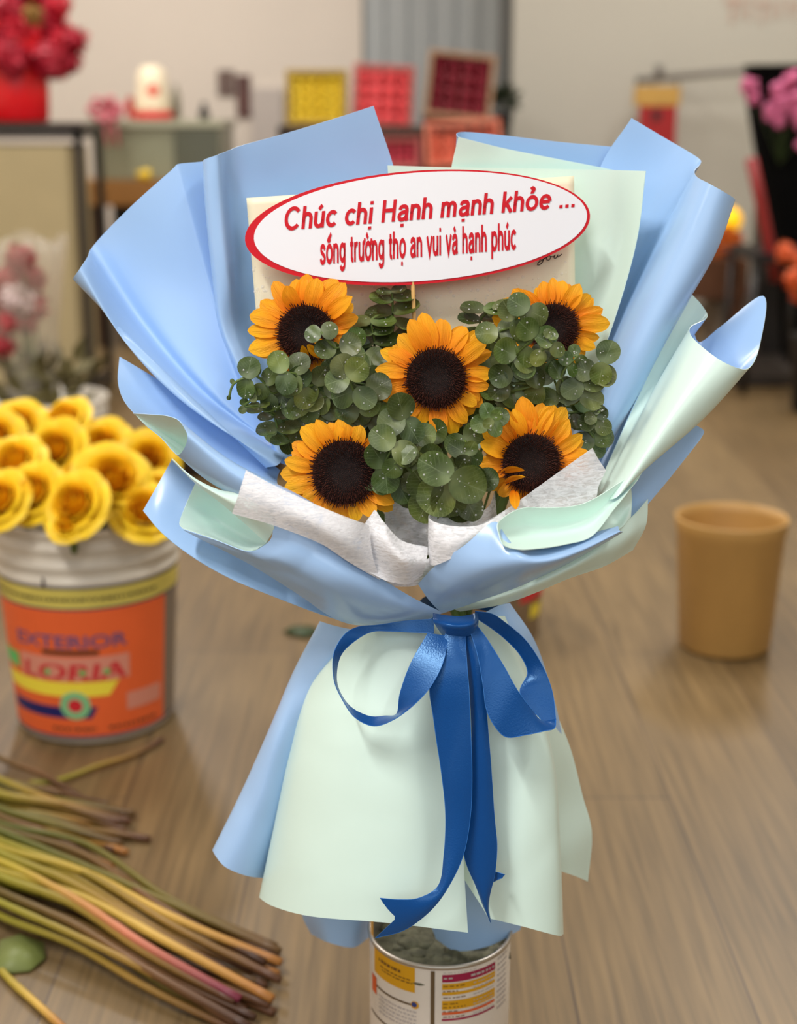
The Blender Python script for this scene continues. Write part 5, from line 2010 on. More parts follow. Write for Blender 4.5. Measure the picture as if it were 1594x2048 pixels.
cut_stem([(-20, 1915), (20, 1960), (70, 2005), (130, 2060)], .0045, SM[1], 'single tan cut stem crossing the bottom left corner', None, [.006, .006, .006, .006])
mb = MB()
lp_ = [FL(-10, 1935, .012), FL(0, 1880, .018), FL(40, 1868, .02), FL(88, 1885, .012), FL(90, 1915, .006), FL(60, 1940, .004), FL(20, 1945, .004)]
cen = FL(40, 1908, .016)
mb.add([cen] + lp_ + [cen - Vector((0, 0, .002))] + [q - Vector((0, 0, .002)) for q in lp_],
       [(0, 1 + i, 1 + (i + 1) % 7) for i in range(7)] + [(8, 9 + (i + 1) % 7, 9 + i) for i in range(7)] + [(1 + i, 9 + i, 9 + (i + 1) % 7, 1 + (i + 1) % 7) for i in range(7)])
tag(mb.build('fallen_leaf', mat('olive_leaf', srgb(112, 122, 62), .5, var=.15)), 'broad olive green leaf on the floor at the left edge below the stems', 'leaf')
mb = MB()
cen = FL(600, 1262, .012)
lp_ = [FL(565, 1265, .004), FL(585, 1252, .008), FL(625, 1252, .008), FL(640, 1266, .004), (FL(610, 1275, .004))]
mb.add([cen] + lp_, [(0, 1 + i, 1 + (i + 1) % 5) for i in range(5)])
o = mb.build('fallen_leaf', bpy.data.materials['dark_leaf'])
md = o.modifiers.new('thickness', 'SOLIDIFY')
md.thickness = .0015
tag(o, 'small dark green leaf on the floor just left of the bouquet\'s waist', 'leaf')

# ================================================================== BACKGROUND, LEFT
def bx(px0, py0, px1, py1, Y0, Y1):
    """box whose front face fills the pixel rectangle at depth Y0"""
    a, b = P(px0, py1, Y0), P(px1, py0, Y0)
    return (a.x, Y0, a.z), (b.x, Y1, b.z)


# black framed pedestal with cream panels
(a, b) = bx(-70, 245, 160, 746, 5.0, 5.36)
a = (a[0], a[1], 0.0)
e = empty('pedestal_stand', ((a[0] + b[0]) / 2, (a[1] + b[1]) / 2, 0), 'black framed pedestal with cream panels under the red vase at the left', 'pedestal')
mb = MB()
t = .026
for x in (a[0], b[0] - t):
    for y in (a[1], b[1] - t):
        mb.box((x, y, 0), (x + t, y + t, b[2] - .02), bev=.002)
for z in (b[2] - .05, 0.02):
    mb.box((a[0], a[1], z), (b[0], a[1] + t, z + t))
    mb.box((a[0], b[1] - t, z), (b[0], b[1], z + t))
    mb.box((a[0], a[1], z), (a[0] + t, b[1], z + t))
    mb.box((b[0] - t, a[1], z), (b[0], b[1], z + t))
mb.build('frame', M_METALBLK, e, False)
MB().box((a[0] - .01, a[1] - .01, b[2] - .02), (b[0] + .01, b[1] + .01, b[2]), bev=.003).build('table_top', mat('dark_brown_top', srgb(48, 36, 30), .3), e, False)
MB().box((a[0] + .05, a[1] + .02, .05), (b[0] - .05, b[1] - .03, b[2] - .075), bev=.004).build('panel', mat('cream_panel', srgb(180, 164, 124), .6, var=.03), e, False)
top_z = b[2]
vx = P(38, 240, 5.22)
e = empty('red_vase', (vx.x, 5.22, top_z), 'tall glossy red vase on the black framed pedestal, top left', 'vase')
mb = MB()
mb.lathe((vx.x, 5.22, top_z), [(0, 0.001), (.098, .001), (.104, .01), (.110, .12), (.105, .22), (.088, .30), (.092, .33), (.085, .33), (.08, .30), (.09, .05), (0, .03)], 48)
mb.build('vase_body', mat('red_lacquer', srgb(226, 20, 30), .25), e)


def bloom_mesh(name, m, seed, n=70, fl=.42):
    """unit ruffled flower head made of many small petals"""
    rn = random.Random(seed)
    V, Fc = [], []
    for i in range(n):
        z = 1 - 2 * (i + .5) / n
        q = i * 2.39996
        r = math.sqrt(1 - z * z)
        nrm = Vector((r * math.cos(q), r * math.sin(q), z))
        a = nrm.orthogonal().normalized()
        a.rotate(Matrix.Rotation(rn.uniform(0, 6), 3, nrm))
        w = nrm.cross(a)
        c = nrm * rn.uniform(.6, .86)
        b = len(V)
        V += [c - a * fl * .6, c + w * fl * .5 + nrm * .06, c + a * fl * .7 + nrm * .28, c - w * fl * .5 + nrm * .06, c + nrm * .02]
        Fc += [(b, b + 1, b + 4), (b + 1, b + 2, b + 4), (b + 2, b + 3, b + 4), (b + 3, b, b + 4)]
    mb = MB()
    mb.ball((0, 0, 0), .66, sub=2)
    k = len(V)
    V += mb.V
    Fc += [tuple(i + k for i in f_) for f_ in mb.F]
    me = bpy.data.meshes.new(name)
    me.from_pydata(V, [], Fc)
    me.polygons.foreach_set('use_smooth', [True] * len(me.polygons))
    me.materials.append(m)
    return me


def flower(name, label, cat, group, c, r, me, foot, sm=None, stem_r=.003, squash=1.0):
    c = Vector(c)
    e = empty(name, c, label, cat, group)
    bl = link_mesh('blossom', me, parent=e)
    bl.scale = (r, r, r * squash)
    bl.rotation_euler = (c.x * 7, c.z * 5, c.y * 9)
    foot = Vector(foot)
    mb = MB()
    mb.tube(cr([c, c.lerp(foot, .4) + Vector((0, .01, .01)), foot], lin(10)), stem_r, 6)
    mb.build('stem', sm or M_STEM, e)
    return e


M_REDF = mat('crimson_petals', srgb(176, 12, 44), .6, var=.3, vscale=3)
M_REDF2 = mat('scarlet_petals', srgb(206, 20, 48), .6, var=.3, vscale=3)
RB = [bloom_mesh('blossom', M_REDF, 3), bloom_mesh('blossom', M_REDF2, 4)]
rn = random.Random(31)
rf = [(20, 118, 40), (60, 100, 42), (95, 120, 38), (130, 95, 36), (152, 80, 26), (110, 70, 38), (75, 55, 40), (30, 60, 42), (-5, 90, 42), (-40, 50, 42), (10, 20, 40), (48, 10, 36), (100, 28, 30), (118, 10, 26), (140, 125, 24), (-30, -10, 40), (30, -30, 40), (85, -20, 36), (-55, 110, 40), (115, 140, 22)]
for i, (px, py, r) in enumerate(rf):
    Y = 5.22 + rn.uniform(-.12, .10)
    c = P(px, py, Y)
    flower('red_flower', 'ruffled crimson flower in the tall red vase', 'flower', 'crimson flowers in the red vase', c, r * PX(Y, py) * 1.05, RB[i % 2], (vx.x + rn.uniform(-.04, .04), 5.22 + rn.uniform(-.03, .03), top_z + .22))
c = P(66, 28, 5.08)
flower('dried_flower', 'yellowish brown dried flower among the crimson ones in the red vase', 'flower', None, c, 22 * PX(5.08, 28), bloom_mesh('blossom', mat('dried_petals', srgb(150, 110, 50), .8, var=.2), 8), (vx.x, 5.2, top_z + .22))

# greenish grey glass cabinet on a wooden table
(a, b) = bx(188, 240, 440, 360, 6.3, 6.8)
e = empty('display_case', ((a[0] + b[0]) / 2, 6.55, a[2]), 'long grey-green display case on the wooden table behind the pedestal', 'display case')
M_CASE = mat('case_grey_green', srgb(140, 142, 118), .35, var=.05)
MB().box((a[0], 6.3, a[2]), (b[0], 6.8, b[2] - .02), bev=.006).build('case_body', M_CASE, e, False)
MB().box((a[0] - .01, 6.28, b[2] - .03), (b[0] + .012, 6.81, b[2]), bev=.004).build('case_top', mat('case_top', srgb(170, 170, 146), .35), e, False)
(a2, b2) = bx(350, 262, 436, 350, 6.288, 6.3)
MB().box((a2[0], 6.288, a2[2]), (b2[0], 6.301, b2[2])).build('front_glass', mat('dim_glass', srgb(96, 98, 84), .12), e, False)
case_bot, case_top = a[2], b[2]
(a, b) = bx(150, 362, 560, 412, 6.2, 7.0)
e = empty('wooden_table', ((a[0] + b[0]) / 2, 6.6, 0), 'brown wooden table holding the grey-green display case', 'table')
MB().box((a[0], 6.2, a[2]), (b[0], 7.0, case_bot - .001), bev=.004).build('table_top', mat('table_wood', srgb(150, 104, 50), .45, var=.12, vscale=3, vstretch=(1, 8, 8)), e, False)
for x in (a[0] + .02, b[0] - .09):
    for y in (6.24, 6.92):
        MB().box((x, y, 0), (x + .06, y + .06, a[2])).build('leg', mat('leg_wood', srgb(70, 46, 28), .5), e, False)
MB().box((a[0] + .06, 6.7, .05), (b[0] - .08, 6.74, a[2])).build('back_panel', M_DARK, e, False)
MB().box((a[0] + .08, 6.26, .22), (b[0] - .09, 6.7, .25)).build('lower_shelf', bpy.data.materials['leg_wood'], e, False)
tb_x0, tb_x1 = a[0], b[0]
rn = random.Random(8)
cols = [((60, 70, 110), 'dull blue'), ((110, 30, 40), 'dark red'), ((120, 84, 40), 'brown'), ((40, 40, 44), 'charcoal'), ((84, 70, 50), 'dusty tan')]
for i in range(5):
    x = tb_x0 + .13 + i * .135
    h = .20 + .08 * rn.random()
    o = MB().box((x, 6.30, .2505), (x + .105, 6.56, .25 + h), bev=.004).build('storage_box', mat('box_%s' % cols[i][1].replace(' ', '_'), srgb(*cols[i][0]), .6), smooth=False)
    tag(o, '%s box on the shelf under the wooden table' % cols[i][1], 'box', 'boxes under the wooden table')
# things on the case
c = P(305, 232, 6.5)
c.z = case_top
e = empty('canister', (c.x, 6.52, case_top), 'cream rounded canister with a small red emblem standing on the display case', 'canister')
s = PX(6.5, 200)
mb = MB()
mb.lathe((c.x, 6.52, case_top + .032), [(0, 0), (36 * s, 0), (36 * s, 10 * s), (31 * s, 50 * s), (28 * s, 76 * s), (18 * s, 88 * s), (0, 90 * s)], 40)
mb.build('canister_body', mat('cream_enamel', srgb(232, 216, 186), .35), e)
mb = MB()
mb.lathe((c.x, 6.52, case_top), [(0, .001), (38 * s, .001), (40 * s, .015), (38 * s, .032), (0, .032)], 40)
mb.build('base', M_RED, e)
cy = Cyl((c.x, 6.52, case_top + .032), 36 * s, 28 * s, 76 * s)
mb = MB()
cy.disc(mb, .05, case_top + .032 + 42 * s, 11 * s, .004, 0)
mb.build('emblem', mat('red_emblem', srgb(214, 60, 40), .5), e)
(a, b) = bx(236, 196, 345, 232, 6.46, 6.7)
o = MB()
a = (a[0], 6.62, case_top)
o.box((a[0], 6.60, case_top + .001), (P(262, 200, 6.6).x, 6.74, case_top + .10), bev=.01, rz=.2)
tag(o.build('red_box', M_REDP if False else mat('red_card', srgb(186, 34, 30), .5), smooth=False), 'red box behind the cream canister on the display case', 'box')
c = P(408, 222, 6.45)
mb = MB()
mb.lathe((c.x, 6.45, case_top), [(0, .001), (.022, .001), (.024, .03), (.012, .05), (.012, .07), (0, .075)], 24)
tag(mb.build('dark_bottle', M_DARK), 'small dark bottle near the right end of the display case', 'bottle')
c = P(352, 200, 6.6)
mb = MB()
mb.lathe((c.x, 6.6, case_top), [(0, .001), (.020, .001), (.020, .10), (.010, .13), (.010, .15), (0, .15)], 24)
tag(mb.build('grey_bottle', mat('grey_glaze', srgb(128, 122, 104), .4)), 'slim grey-green bottle right of the cream canister', 'bottle')
# pink ribbon bow hanging at the left end of the case
M_PINKR = mat('dusty_pink_ribbon', srgb(206, 110, 122), .5)
e = empty('pink_bow', P(218, 235, 6.25), 'dusty pink gift bow with hanging tails at the left end of the display case', 'bow')
mb = MB()
for k in range(6):
    q = 2 * PI * k / 6
    c0 = P(214, 222, 6.24)
    mb.tube(cr([c0, c0 + Vector((math.cos(q) * .07, -.03, math.sin(q) * .045 + .01)), c0 + Vector((math.cos(q + .6) * .06, -.01, math.sin(q + .6) * .04)), c0], lin(12)), .011, 6)
mb.build('loops', M_PINKR, e)
for dx in (-6, 14):
    mb = MB()
    mb.tube([P(218, 232, 6.25), P(218 + dx, 262, 6.24), P(222 + dx, 292, 6.25)], [.008, .010, .008], 6)
    mb.build('tail', M_PINKR, e)
(a, b) = bx(272, 338, 308, 358, 6.18, 6.26)
o = MB().ball(P(290, 350, 6.235), .026, sub=2, sq=(1.3, 1, .9), jit=.3).build('yellow_fruit', mat('yellow_peel', srgb(222, 186, 30), .5))
tag(o, 'small yellow fruit on the wooden table edge before the display case', 'fruit')
# poster pictures on the wall
for i, (x0, y0, x1, y1, w) in enumerate([(436, 140, 468, 192, 'left'), (474, 150, 500, 236, 'right')]):
    (a, b) = bx(x0, y0, x1, y1, YB - .012, YB - .002)
    e = empty('wall_picture', ((a[0] + b[0]) / 2, YB - .01, a[2]), 'small dark unframed picture on the beige wall, %s of the pair' % w, 'picture', 'pictures on the beige wall')
    MB().box(a, b).build('print_sheet', mat('picture_brown_%s' % w, srgb(*((104, 84, 76), (92, 58, 52))[i]), .6, var=.35, vscale=9), e, False)
(a, b) = bx(505, 176, 565, 330, YB - .04, YB - .002)
o = MB().box(a, b, bev=.004).build('notice_board', mat('pale_grey_board', srgb(186, 176, 168), .6), smooth=False)
tag(o, 'pale greyish board against the beige wall, left of the yellow flower box', 'board')

# ================================================================== SHELF WITH BOXES OF PRESERVED ROSES
M_SHELF = mat('dark_shelf_wood', srgb(64, 46, 34), .5, var=.1)
(a, b) = bx(556, 252, 1012, 262, 6.25, 6.65)
e = empty('flower_shelf', ((a[0] + b[0]) / 2, 6.45, 0), 'dark wooden shelf unit with tilted boxes of roses behind the bouquet', 'shelf')
zs1 = b[2]
zs2 = P(800, 338, 6.25).z
for z in (zs1, zs2, .55, .2):
    MB().box((a[0], 6.25, z - .03), (b[0], 6.65, z)).build('shelf_board', M_SHELF, e, False)
for x in (a[0], b[0] - .03):
    MB().box((x, 6.25, 0), (x + .03, 6.65, zs1)).build('side_panel', M_SHELF, e, False)
MB().box((a[0] + .03, 6.62, 0.05), (b[0] - .03, 6.65, zs1 - .03)).build('back_panel', M_DARK, e, False)


def rose_box(px, py, wpx, hpx, Y, rot, tilt, depth, mframe, mrose, nx, ny, zsup, label, rlabel, rname, frame_w=.018, group=None):
    s = PX(Y, py)
    w, h = wpx * s, hpx * s
    ctr = P(px, py, Y)
    e = empty('flower_box', ctr, label, 'box', None, rot=(tilt, rot, 0))
    bpy.context.view_layer.update()
    t_ = frame_w
    for (x0, z0, x1, z1) in ((-w / 2, -h / 2, w / 2, -h / 2 + t_), (-w / 2, h / 2 - t_, w / 2, h / 2), (-w / 2, -h / 2, -w / 2 + t_, h / 2), (w / 2 - t_, -h / 2, w / 2, h / 2)):
        pass
    mb = MB()
    for (x0, z0, x1, z1) in ((-w / 2, -h / 2, w / 2, -h / 2 + t_), (-w / 2, h / 2 - t_, w / 2, h / 2), (-w / 2, -h / 2 + t_, -w / 2 + t_, h / 2 - t_), (w / 2 - t_, -h / 2 + t_, w / 2, h / 2 - t_)):
        mb.box((x0, -depth / 2, z0), (x1, depth / 2, z1))
    mb.box((-w / 2 + t_, depth / 2 - .01, -h / 2 + t_), (w / 2 - t_, depth / 2, h / 2 - t_))
    me = bpy.data.meshes.new('box_body')
    me.from_pydata(mb.V, [], mb.F)
    me.materials.append(mframe)
    link_mesh('box_body', me, parent=e)
    M = Matrix.Translation(ctr) @ Euler((tilt, rot, 0)).to_matrix().to_4x4()
    iw, ih = w - 2 * t_, h - 2 * t_
    r = min(iw / nx, ih / ny) / 2 * 1.16
    for j in range(ny):
        for i in range(nx):
            c = M @ Vector(((i + .5) / nx * iw - iw / 2, -depth * .18, (j + .5) / ny * ih - ih / 2))
            o = link_mesh(rname, mrose, loc=c)
            o.scale = (r, r, r)
            o.rotation_euler = (R(90) + tilt, rot, (i * 3 + j * 7) * .9)
            tag(o, rlabel, 'flower', group)
    return e


M_KRAFTB = mat('kraft_card', srgb(150, 116, 86), .6)
YBOX = bloom_mesh('rose_head', mat('lemon_rose', srgb(255, 224, 60), .6, var=.2), 5, 40, .6)
PBOX = bloom_mesh('rose_head', mat('coral_rose', srgb(250, 96, 100), .6, var=.3), 6, 40, .6)
DBOX = bloom_mesh('rose_head', mat('dark_red_rose', srgb(130, 6, 34), .6, var=.4), 7, 40, .6)
SBOX = bloom_mesh('rose_head', mat('salmon_rose', srgb(250, 128, 98), .6, var=.2), 8, 40, .6)
KBOX = bloom_mesh('rose_head', mat('pink_rose', srgb(220, 76, 96), .6, var=.2), 9, 40, .6)
M_GOLDB = mat('mustard_card', srgb(158, 128, 40), .6)
M_PINKB = mat('dull_pink_card', srgb(176, 92, 84), .6)
M_CORB = mat('salmon_card', srgb(214, 118, 90), .6)
rose_box(634, 200, 122, 108, 6.40, 0, R(-12), .10, M_GOLDB, YBOX, 5, 4, zs1, 'mustard box filled with lemon yellow roses on the top shelf', 'lemon yellow rose packed in the mustard box', 'preserved_rose', group='lemon roses in the mustard box')
rose_box(766, 198, 122, 124, 6.42, R(3), R(-12), .10, M_PINKB, PBOX, 4, 4, zs1, 'dull pink box filled with coral roses between the yellow and dark red boxes', 'coral rose packed in the dull pink box', 'preserved_rose', group='coral roses in the dull pink box')
rose_box(918, 178, 134, 130, 6.36, R(6), R(-14), .12, M_KRAFTB, DBOX, 4, 4, zs1, 'kraft box tilted sideways filled with dark red roses, rightmost on the top shelf', 'dark red rose packed in the kraft box', 'preserved_rose', group='dark red roses in the kraft box')
rose_box(925, 290, 150, 88, 6.28, R(-3), R(-10), .12, M_CORB, SBOX, 5, 3, zs2, 'salmon box of salmon roses below the dark red box', 'salmon rose packed in the salmon box', 'preserved_rose', group='salmon roses in the salmon box')
rose_box(800, 308, 84, 62, 6.30, 0, R(-10), .10, M_PINKB, KBOX, 4, 3, zs2, 'small pink box of pink roses below the coral roses', 'pink rose packed in the small pink box', 'preserved_rose', group='pink roses in the small pink box')
# potted dark green plant at the shelf end
c = P(1006, 250, 6.45)
e = empty('potted_plant', (c.x, 6.45, zs1), 'dark green bushy plant at the right end of the rose shelf', 'plant')
mb = MB()
mb.lathe((c.x, 6.45, zs1), [(0, .001), (.035, .001), (.045, .06), (.04, .06), (0, .055)], 24)
mb.build('pot', M_DARK, e)
rn = random.Random(3)
mb = MB()
for i in range(110):
    q, ph = rn.uniform(0, 2 * PI), rn.uniform(-.3, 1.4)
    d = Vector((math.cos(q) * math.cos(ph), math.sin(q) * math.cos(ph), math.sin(ph)))
    base = Vector((c.x, 6.45, zs1 + .09)) + d * rn.uniform(.01, .05)
    w = d.orthogonal().normalized()
    mb.add([base, base + d * .025 + w * .010, base + d * .055, base + d * .025 - w * .010], [(0, 1, 2, 3)])
mb.build('foliage', mat('deep_green', srgb(34, 44, 20), .6), e)

# ================================================================== LEFT: WRAPPED FLOWERS IN A WHITE BUCKET
wc = P(95, 800, 3.45)
wz = P(95, 792, 3.45).z
e = empty('white_bucket', (wc.x, 3.45, 0), 'dirty white bucket behind the yellow roses, holding the plastic-wrapped flowers', 'bucket')
mb = MB()
mb.lathe((wc.x, 3.45, 0), [(0, .002), (.115, .002), (.136, wz - .05), (.142, wz - .045), (.142, wz - .03), (.138, wz - .026), (.145, wz - .01), (.145, wz), (.136, wz), (.115, .02), (0, .02)], 64)
mb.build('bucket_body', M_PLW, e)
mb = MB()
mb.tube([P(120, 806, 3.30) + Vector((math.cos(q) * 0, 0, 0)) * 0 + Vector((wc.x + .143 * math.cos(q), 3.45 + .143 * math.sin(q), wz - .037 - .07 * abs(math.sin(q)))) - P(120, 806, 3.30) for q in [PI + PI * k / 20 for k in range(21)]], .003, 6)
mb.build('handle', M_STEEL, e)
M_CELLO, _nt, _b = new_mat('clear_cellophane')
_b.inputs['Base Color'].default_value = srgb(226, 216, 200)
_b.inputs['Roughness'].default_value = .12
_b.inputs['Alpha'].default_value = .16
RW1 = bloom_mesh('blossom', mat('dusty_red_petals', srgb(168, 40, 50), .6, var=.3), 11)
RW2 = bloom_mesh('blossom', mat('dusty_white_petals', srgb(214, 190, 186), .6, var=.1), 12)
RW3 = bloom_mesh('blossom', mat('rose_pink_petals', srgb(196, 84, 88), .6, var=.2), 13)
for i, (px, py, r, k) in enumerate([(42, 520, 26, 0), (20, 560, 24, 2), (62, 560, 26, 0), (35, 600, 28, 1), (8, 605, 22, 0), (68, 612, 24, 2), (20, 640, 22, 2), (50, 645, 20, 0), (-15, 580, 26, 0), (5, 690, 22, 0), (-20, 650, 24, 2)]):
    Y = 3.42 + .04 * ((i * 7) % 3 - 1)
    nm = ('red', 'white', 'pink')[k]
    flower('wrapped_flower', ('dusty red flower wrapped in clear plastic in the dirty white bucket', 'dusty white flower wrapped in clear plastic above the dirty white bucket', 'rose pink flower wrapped in clear plastic in the dirty white bucket')[k],
           'flower', 'flowers wrapped in clear plastic', P(px, py, Y), r * 1.3 * PX(Y, py), (RW1, RW2, RW3)[k], (wc.x - .02, 3.45, wz - .1))
rows = []
for (zz, rr) in ((P(40, 478, 3.45).z, .115), (P(40, 560, 3.45).z, .100), (P(40, 660, 3.45).z, .085), (P(40, 740, 3.45).z, .06), (wz - .05, .05)):
    cx_ = P(35, 600, 3.45).x * (1 if zz > wz + .1 else .6) + (wc.x * (0 if zz > wz + .1 else .4))
    rows.append([(cx_ + rr * (1 + .10 * math.sin(9 * q)) * math.cos(q), 3.45 + rr * (1 + .10 * math.sin(9 * q)) * math.sin(q), zz + .012 * math.sin(5 * q)) for q in [2 * PI * k / 36 for k in range(36)]])
V = [v for r_ in rows for v in r_]
Fc = [(j * 36 + i, j * 36 + (i + 1) % 36, (j + 1) * 36 + (i + 1) % 36, (j + 1) * 36 + i) for j in range(len(rows) - 1) for i in range(36)]
o = mk('plastic_wrap', V, Fc, [M_CELLO])
md = o.modifiers.new('thickness', 'SOLIDIFY')
md.thickness = .0006
tag(o, 'clear crumpled plastic sleeve around the red flowers in the dirty white bucket', 'plastic wrap')
mb = MB()
rn = random.Random(6)
for i in range(60):
    b_ = Vector((wc.x + rn.uniform(-.09, .09), 3.45 + rn.uniform(-.08, .08), wz + rn.uniform(-.04, .07)))
    d = Vector((rn.uniform(-1, 1), rn.uniform(-1, 1), rn.uniform(.2, 1))).normalized()
    w = d.orthogonal().normalized()
    mb.add([b_, b_ + d * .04 + w * .016, b_ + d * .08, b_ + d * .04 - w * .016], [(0, 1, 2, 3)])
tag(mb.build('leafy_greens', mat('dull_olive_leaf', srgb(92, 84, 44), .6, var=.2)), 'dull olive greenery sticking up from the dirty white bucket', 'greenery', kind='stuff')
o = MB().box((wc.x + .16, 3.9, 0), (wc.x + .52, 4.3, .22), bev=.01).build('dark_crate', mat('dark_brown_crate', srgb(58, 42, 30), .6, var=.2))
tag(o, 'dark brown crate on the floor right of the dirty white bucket', 'crate')

# ================================================================== BACKGROUND, RIGHT
# faded lettering strokes high on the wall
M_FADE = mat('faded_wall_print', srgb(186, 158, 142), .7)
mb = MB()
for (x0, y0, x1, y1) in ((1452, -4, 1490, 8), (1460, 8, 1468, 46), (1478, 16, 1486, 34), (1496, -6, 1504, 40), (1512, 2, 1548, 10), (1520, 10, 1528, 46), (1540, 16, 1548, 38), (1558, -4, 1566, 34), (1576, 4, 1600, 12), (1582, 12, 1590, 36)):
    (a, b) = bx(x0, y0, x1, y1, 6.893, 6.899)
    mb.box(a, b)
o = mb.build('wall_lettering', M_FADE, smooth=False)
tag(o, 'faded brownish lettering high on the grey wall, top right', 'lettering')
# grey rod with a small hook, carrying the hanging sign
e = empty('wall_rail', P(1280, 158, 6.7), 'thin grey metal rail along the grey wall above the red and gold sign', 'rail')
MB().tube([P(1272, 161, 6.72), P(1420, 146, 6.70), P(1680, 128, 6.66)], .016, 10).build('bar', mat('dull_grey_metal', srgb(120, 114, 106), .5), e)
mb = MB()
mb.tube([P(1318, 130, 6.71), P(1318, 158, 6.71)], .018, 8)
mb.tube([P(1318, 140, 6.71), P(1318, 140, 6.9)], .01, 8)
mb.build('bracket', mat('dull_grey_metal_dark', srgb(100, 94, 88), .5), e)
(a, b) = bx(1268, 172, 1362, 278, 6.66, 6.68)
e = empty('hanging_sign', P(1315, 170, 6.67), 'red hanging sign with a gold top band on the grey wall', 'sign')
(a, b) = bx(1268, 172, 1362, 212, 6.66, 6.68)
MB().box(a, b, bev=.003).build('gold_band', mat('gold_paper', srgb(190, 148, 72), .5, var=.1), e, False)
(a, b) = bx(1276, 212, 1354, 300, 6.662, 6.678)
MB().box(a, b, bev=.002).build('red_panel', mat('red_paper', srgb(160, 24, 26), .5), e, False)
(a, b) = bx(1304, 222, 1322, 240, 6.658, 6.662)
MB().box(a, b).build('emblem', M_DARK, e, False)
for sx_ in (1275, 1355):
    MB().tube([P(sx_, 174, 6.67), P(sx_, 156, 6.70)], .003, 6).build('cord', M_DARK, e)

# black artificial tree stand with pink orchids
e = empty('draped_stand', (P(1580, 500, 5.6).x, 5.7, 0), 'tall black draped stand at the right edge behind pink orchids', 'stand')
rows = []
bl_pts = [(128, 1504, 1640), (200, 1508, 1650), (300, 1524, 1650), (400, 1540, 1650), (470, 1560, 1650), (560, 1574, 1640), (760, 1578, 1625)]
V, Fc = [], []
nseg = 20
for (py, x0, x1) in bl_pts:
    pa_, pb_ = P(x0, py, 5.6), P(x1, py, 5.6)
    cx_, hw = (pa_.x + pb_.x) / 2, (pb_.x - pa_.x) / 2
    for k in range(nseg):
        q = 2 * PI * k / nseg
        V.append((cx_ + hw * math.cos(q) * (1 + .05 * math.sin(5 * q)), 5.7 + .10 * math.sin(q), pa_.z))
for j in range(len(bl_pts) - 1):
    for k in range(nseg):
        Fc.append((j * nseg + k, j * nseg + (k + 1) % nseg, (j + 1) * nseg + (k + 1) % nseg, (j + 1) * nseg + k))
Fc.append(tuple(range(nseg)))
mk('black_cloth', V, Fc, [mat('black_cloth', srgb(4, 4, 4), .9, spec=.1)], e)
cz = P(1580, 742, 5.6)
MB().lathe((cz.x, 5.7, 0), [(0, .001), (.17, .001), (.17, .035), (.05, .05), (.04, max(.06, cz.z + .02)), (0, max(.06, cz.z + .02))], 40).build('foot', M_METALBLK, e)
ORC = bloom_mesh('blossom', mat('orchid_pink', srgb(222, 116, 160), .6, var=.2), 15, 36, .7)
for i, (px, py, r) in enumerate([(1500, 172, 20), (1508, 196, 14), (1560, 180, 22), (1584, 160, 24), (1570, 208, 26), (1545, 222, 20), (1592, 200, 24), (1560, 240, 16), (1600, 235, 24), (1602, 290, 14)]):
    flower('pink_orchid', 'pink orchid bloom at the right edge before the black draped stand', 'flower', 'pink orchids at the right edge', P(px, py, 5.45), r * PX(5.45, py), ORC, (P(1570, 330, 5.5).x, 5.58, P(1570, 330, 5.5).z), stem_r=.003, squash=.7, sm=M_DLEAF)
# dark red folding chair
e = empty('red_chair', (P(1530, 600, 5.5).x, 5.3, 0), 'dark red tubular chair standing left of the black draped stand', 'chair')
MRC = mat('dark_red_tube', srgb(142, 34, 34), .4)
for dy in (0, .34):
    MB().tube([P(1502, 316, 5.15 + dy), P(1520, 400, 5.15 + dy), P(1540, 500, 5.17 + dy), P(1552, 560, 5.2 + dy)], .021, 10).build('back_post', MRC, e)
seat_z = P(1560, 505, 5.2).z
MB().box((P(1500, 505, 5.2).x, 5.12, seat_z - .03), (P(1640, 505, 5.2).x, 5.55, seat_z), bev=.01).build('seat', M_DARK, e, False)
for px in (1508, 1632):
    for Y in (5.15, 5.52):
        p0 = P(px, 510, 5.2)
        MB().tube([(p0.x, Y, seat_z - .03), (p0.x + (.02 if px > 1550 else -.02), Y, 0.001)], .013, 8).build('leg', M_METALBLK, e)
p0, p1 = P(1500, 330, 5.15), P(1500, 330, 5.49)
MB().tube([p0, p1], .016, 8).build('top_rail', MRC, e)
(a, b) = bx(1545, 350, 1640, 388, 5.9, 6.2)
o = MB().box(a, b, bev=.008).build('yellow_tray', mat('yellow_plastic', srgb(206, 178, 36), .5), smooth=False)
tag(o, 'yellow plastic tray at the right frame edge, behind the dark red chair', 'tray')
(a3, b3) = bx(1572, 388, 1670, 470, 5.66, 5.9)
o = MB().box((a3[0], 5.9, 0.001), (b3[0], 6.2, a[2] - .001), bev=.01).build('dark_cabinet', mat('charcoal_cabinet', srgb(40, 36, 34), .5), smooth=False)
tag(o, 'charcoal cabinet under the yellow tray at the right edge', 'cabinet')
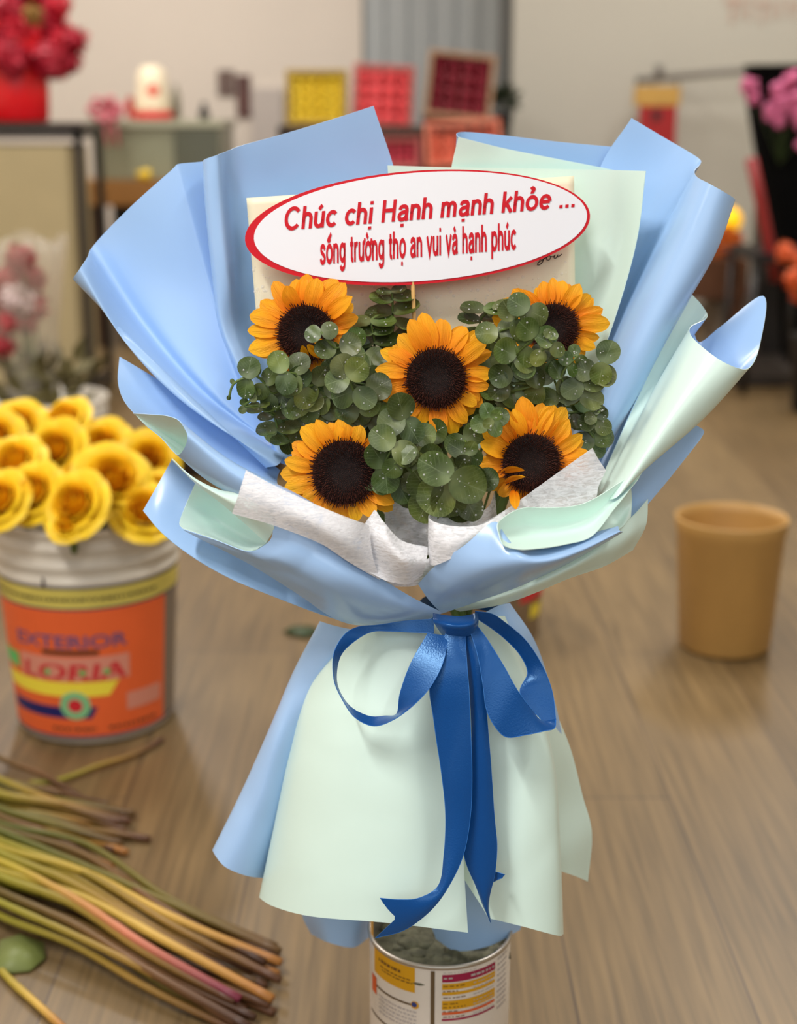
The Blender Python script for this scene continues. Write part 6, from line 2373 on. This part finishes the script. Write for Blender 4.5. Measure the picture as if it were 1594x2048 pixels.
# wooden crate with orange flowers and a yellow lantern
(a, b) = bx(1360, 520, 1500, 585, 5.9, 6.3)
zc_ = b[2]
e = empty('wooden_bench', ((a[0] + b[0]) / 2, 6.1, 0), 'brown wooden bench with pots behind the right blue roll', 'bench')
MBR = mat('reddish_brown_wood', srgb(96, 58, 32), .5, var=.15, vscale=5)
MB().box((a[0], 5.9, zc_ - .16), (b[0], 6.3, zc_), bev=.006).build('bench_top', MBR, e, False)
for x in (a[0] + .01, b[0] - .06):
    for y in (5.92, 6.23):
        MB().box((x, y, 0), (x + .05, y + .05, zc_ - .16)).build('leg', MBR, e, False)
OR_ = bloom_mesh('blossom', mat('orange_petals', srgb(226, 112, 20), .6, var=.25), 17)
for i, (px, py, r) in enumerate([(1425, 480, 20), (1448, 492, 20), (1470, 478, 18), (1455, 465, 16), (1435, 502, 16), (1410, 500, 16), (1480, 498, 14)]):
    flower('orange_flower', 'orange flower in the dark pot on the brown bench', 'flower', 'orange flowers on the brown bench', P(px, py, 6.05), r * PX(6.05, py), OR_, (P(1445, 510, 6.08).x, 6.08, zc_ + .03))
c = P(1445, 520, 6.08)
o = MB().lathe((c.x, 6.08, zc_), [(0, .001), (.05, .001), (.065, .045), (.058, .045), (0, .035)], 32).build('flower_pot', mat('plum_pot', srgb(74, 54, 62), .5), smooth=True)
tag(o, 'dark plum pot of orange flowers on the brown bench', 'pot')
c = P(1462, 440, 6.18)
e = empty('yellow_lantern', c, 'round glowing yellow lantern above the orange flowers', 'lantern')
MB().ball(c, .046, sub=3, sq=(1, 1, 1.15)).build('lamp_globe', mat('glowing_yellow', srgb(255, 190, 20), .5, emit=.9), e)
MB().tube([c + Vector((0, 0, -.05)), Vector((c.x, 6.18, zc_))], .008, 8).build('pole', M_METALBLK, e)
for i, (px, py, r, Y) in enumerate([(1572, 505, 22, 5.0), (1590, 560, 24, 4.95), (1596, 520, 20, 5.0), (1600, 590, 20, 5.0)]):
    flower('scarlet_flower', 'orange-red flower at the right frame edge below the yellow tray', 'flower', 'orange-red flowers at the right edge', P(px, py, Y - .06), r * PX(5, py), bloom_mesh('blossom', M_REDP, 19 + i), (P(1640, 700, 4.85).x, 4.85, .25))
c = P(1640, 700, 4.85)
o = MB().lathe((c.x, 4.85, 0), [(0, .001), (.08, .001), (.10, .25), (.105, .26), (.095, .26), (.075, .02), (0, .02)], 40).build('black_bucket', M_DARK)
tag(o, 'black bucket at the right frame edge holding orange-red flowers', 'bucket')
# pale boxes on the floor
fp = FL(1500, 712)
(a, b) = bx(1428, 600, 1560, 712, fp.y, fp.y + .3)
o = MB().box((a[0], fp.y, 0.001), (b[0], fp.y + .3, b[2]), bev=.01).build('cardboard_box', mat('grey_cardboard', srgb(150, 134, 116), .7, var=.06), smooth=False)
tag(o, 'greyish cardboard box on the floor behind the right mint roll\'s blue tip', 'box')
zb_ = b[2]
o = MB()
o.box((a[0] + .03, fp.y + .03, zb_ + .001), (b[0] - .10, fp.y + .24, zb_ + .05), bev=.008)
tag(o.build('folded_paper', mat('pale_paper_stack', srgb(196, 184, 178), .7), smooth=False), 'pale folded paper lying on the greyish cardboard box', 'paper')
fp = FL(1540, 775)
o = MB().box((fp.x - .14, fp.y, .001), (fp.x + .2, fp.y + .4, .05), bev=.012).build('floor_tray', mat('dark_brown_rubber', srgb(50, 42, 36), .6), smooth=False)
tag(o, 'low dark tray on the floor in front of the greyish cardboard box', 'tray')
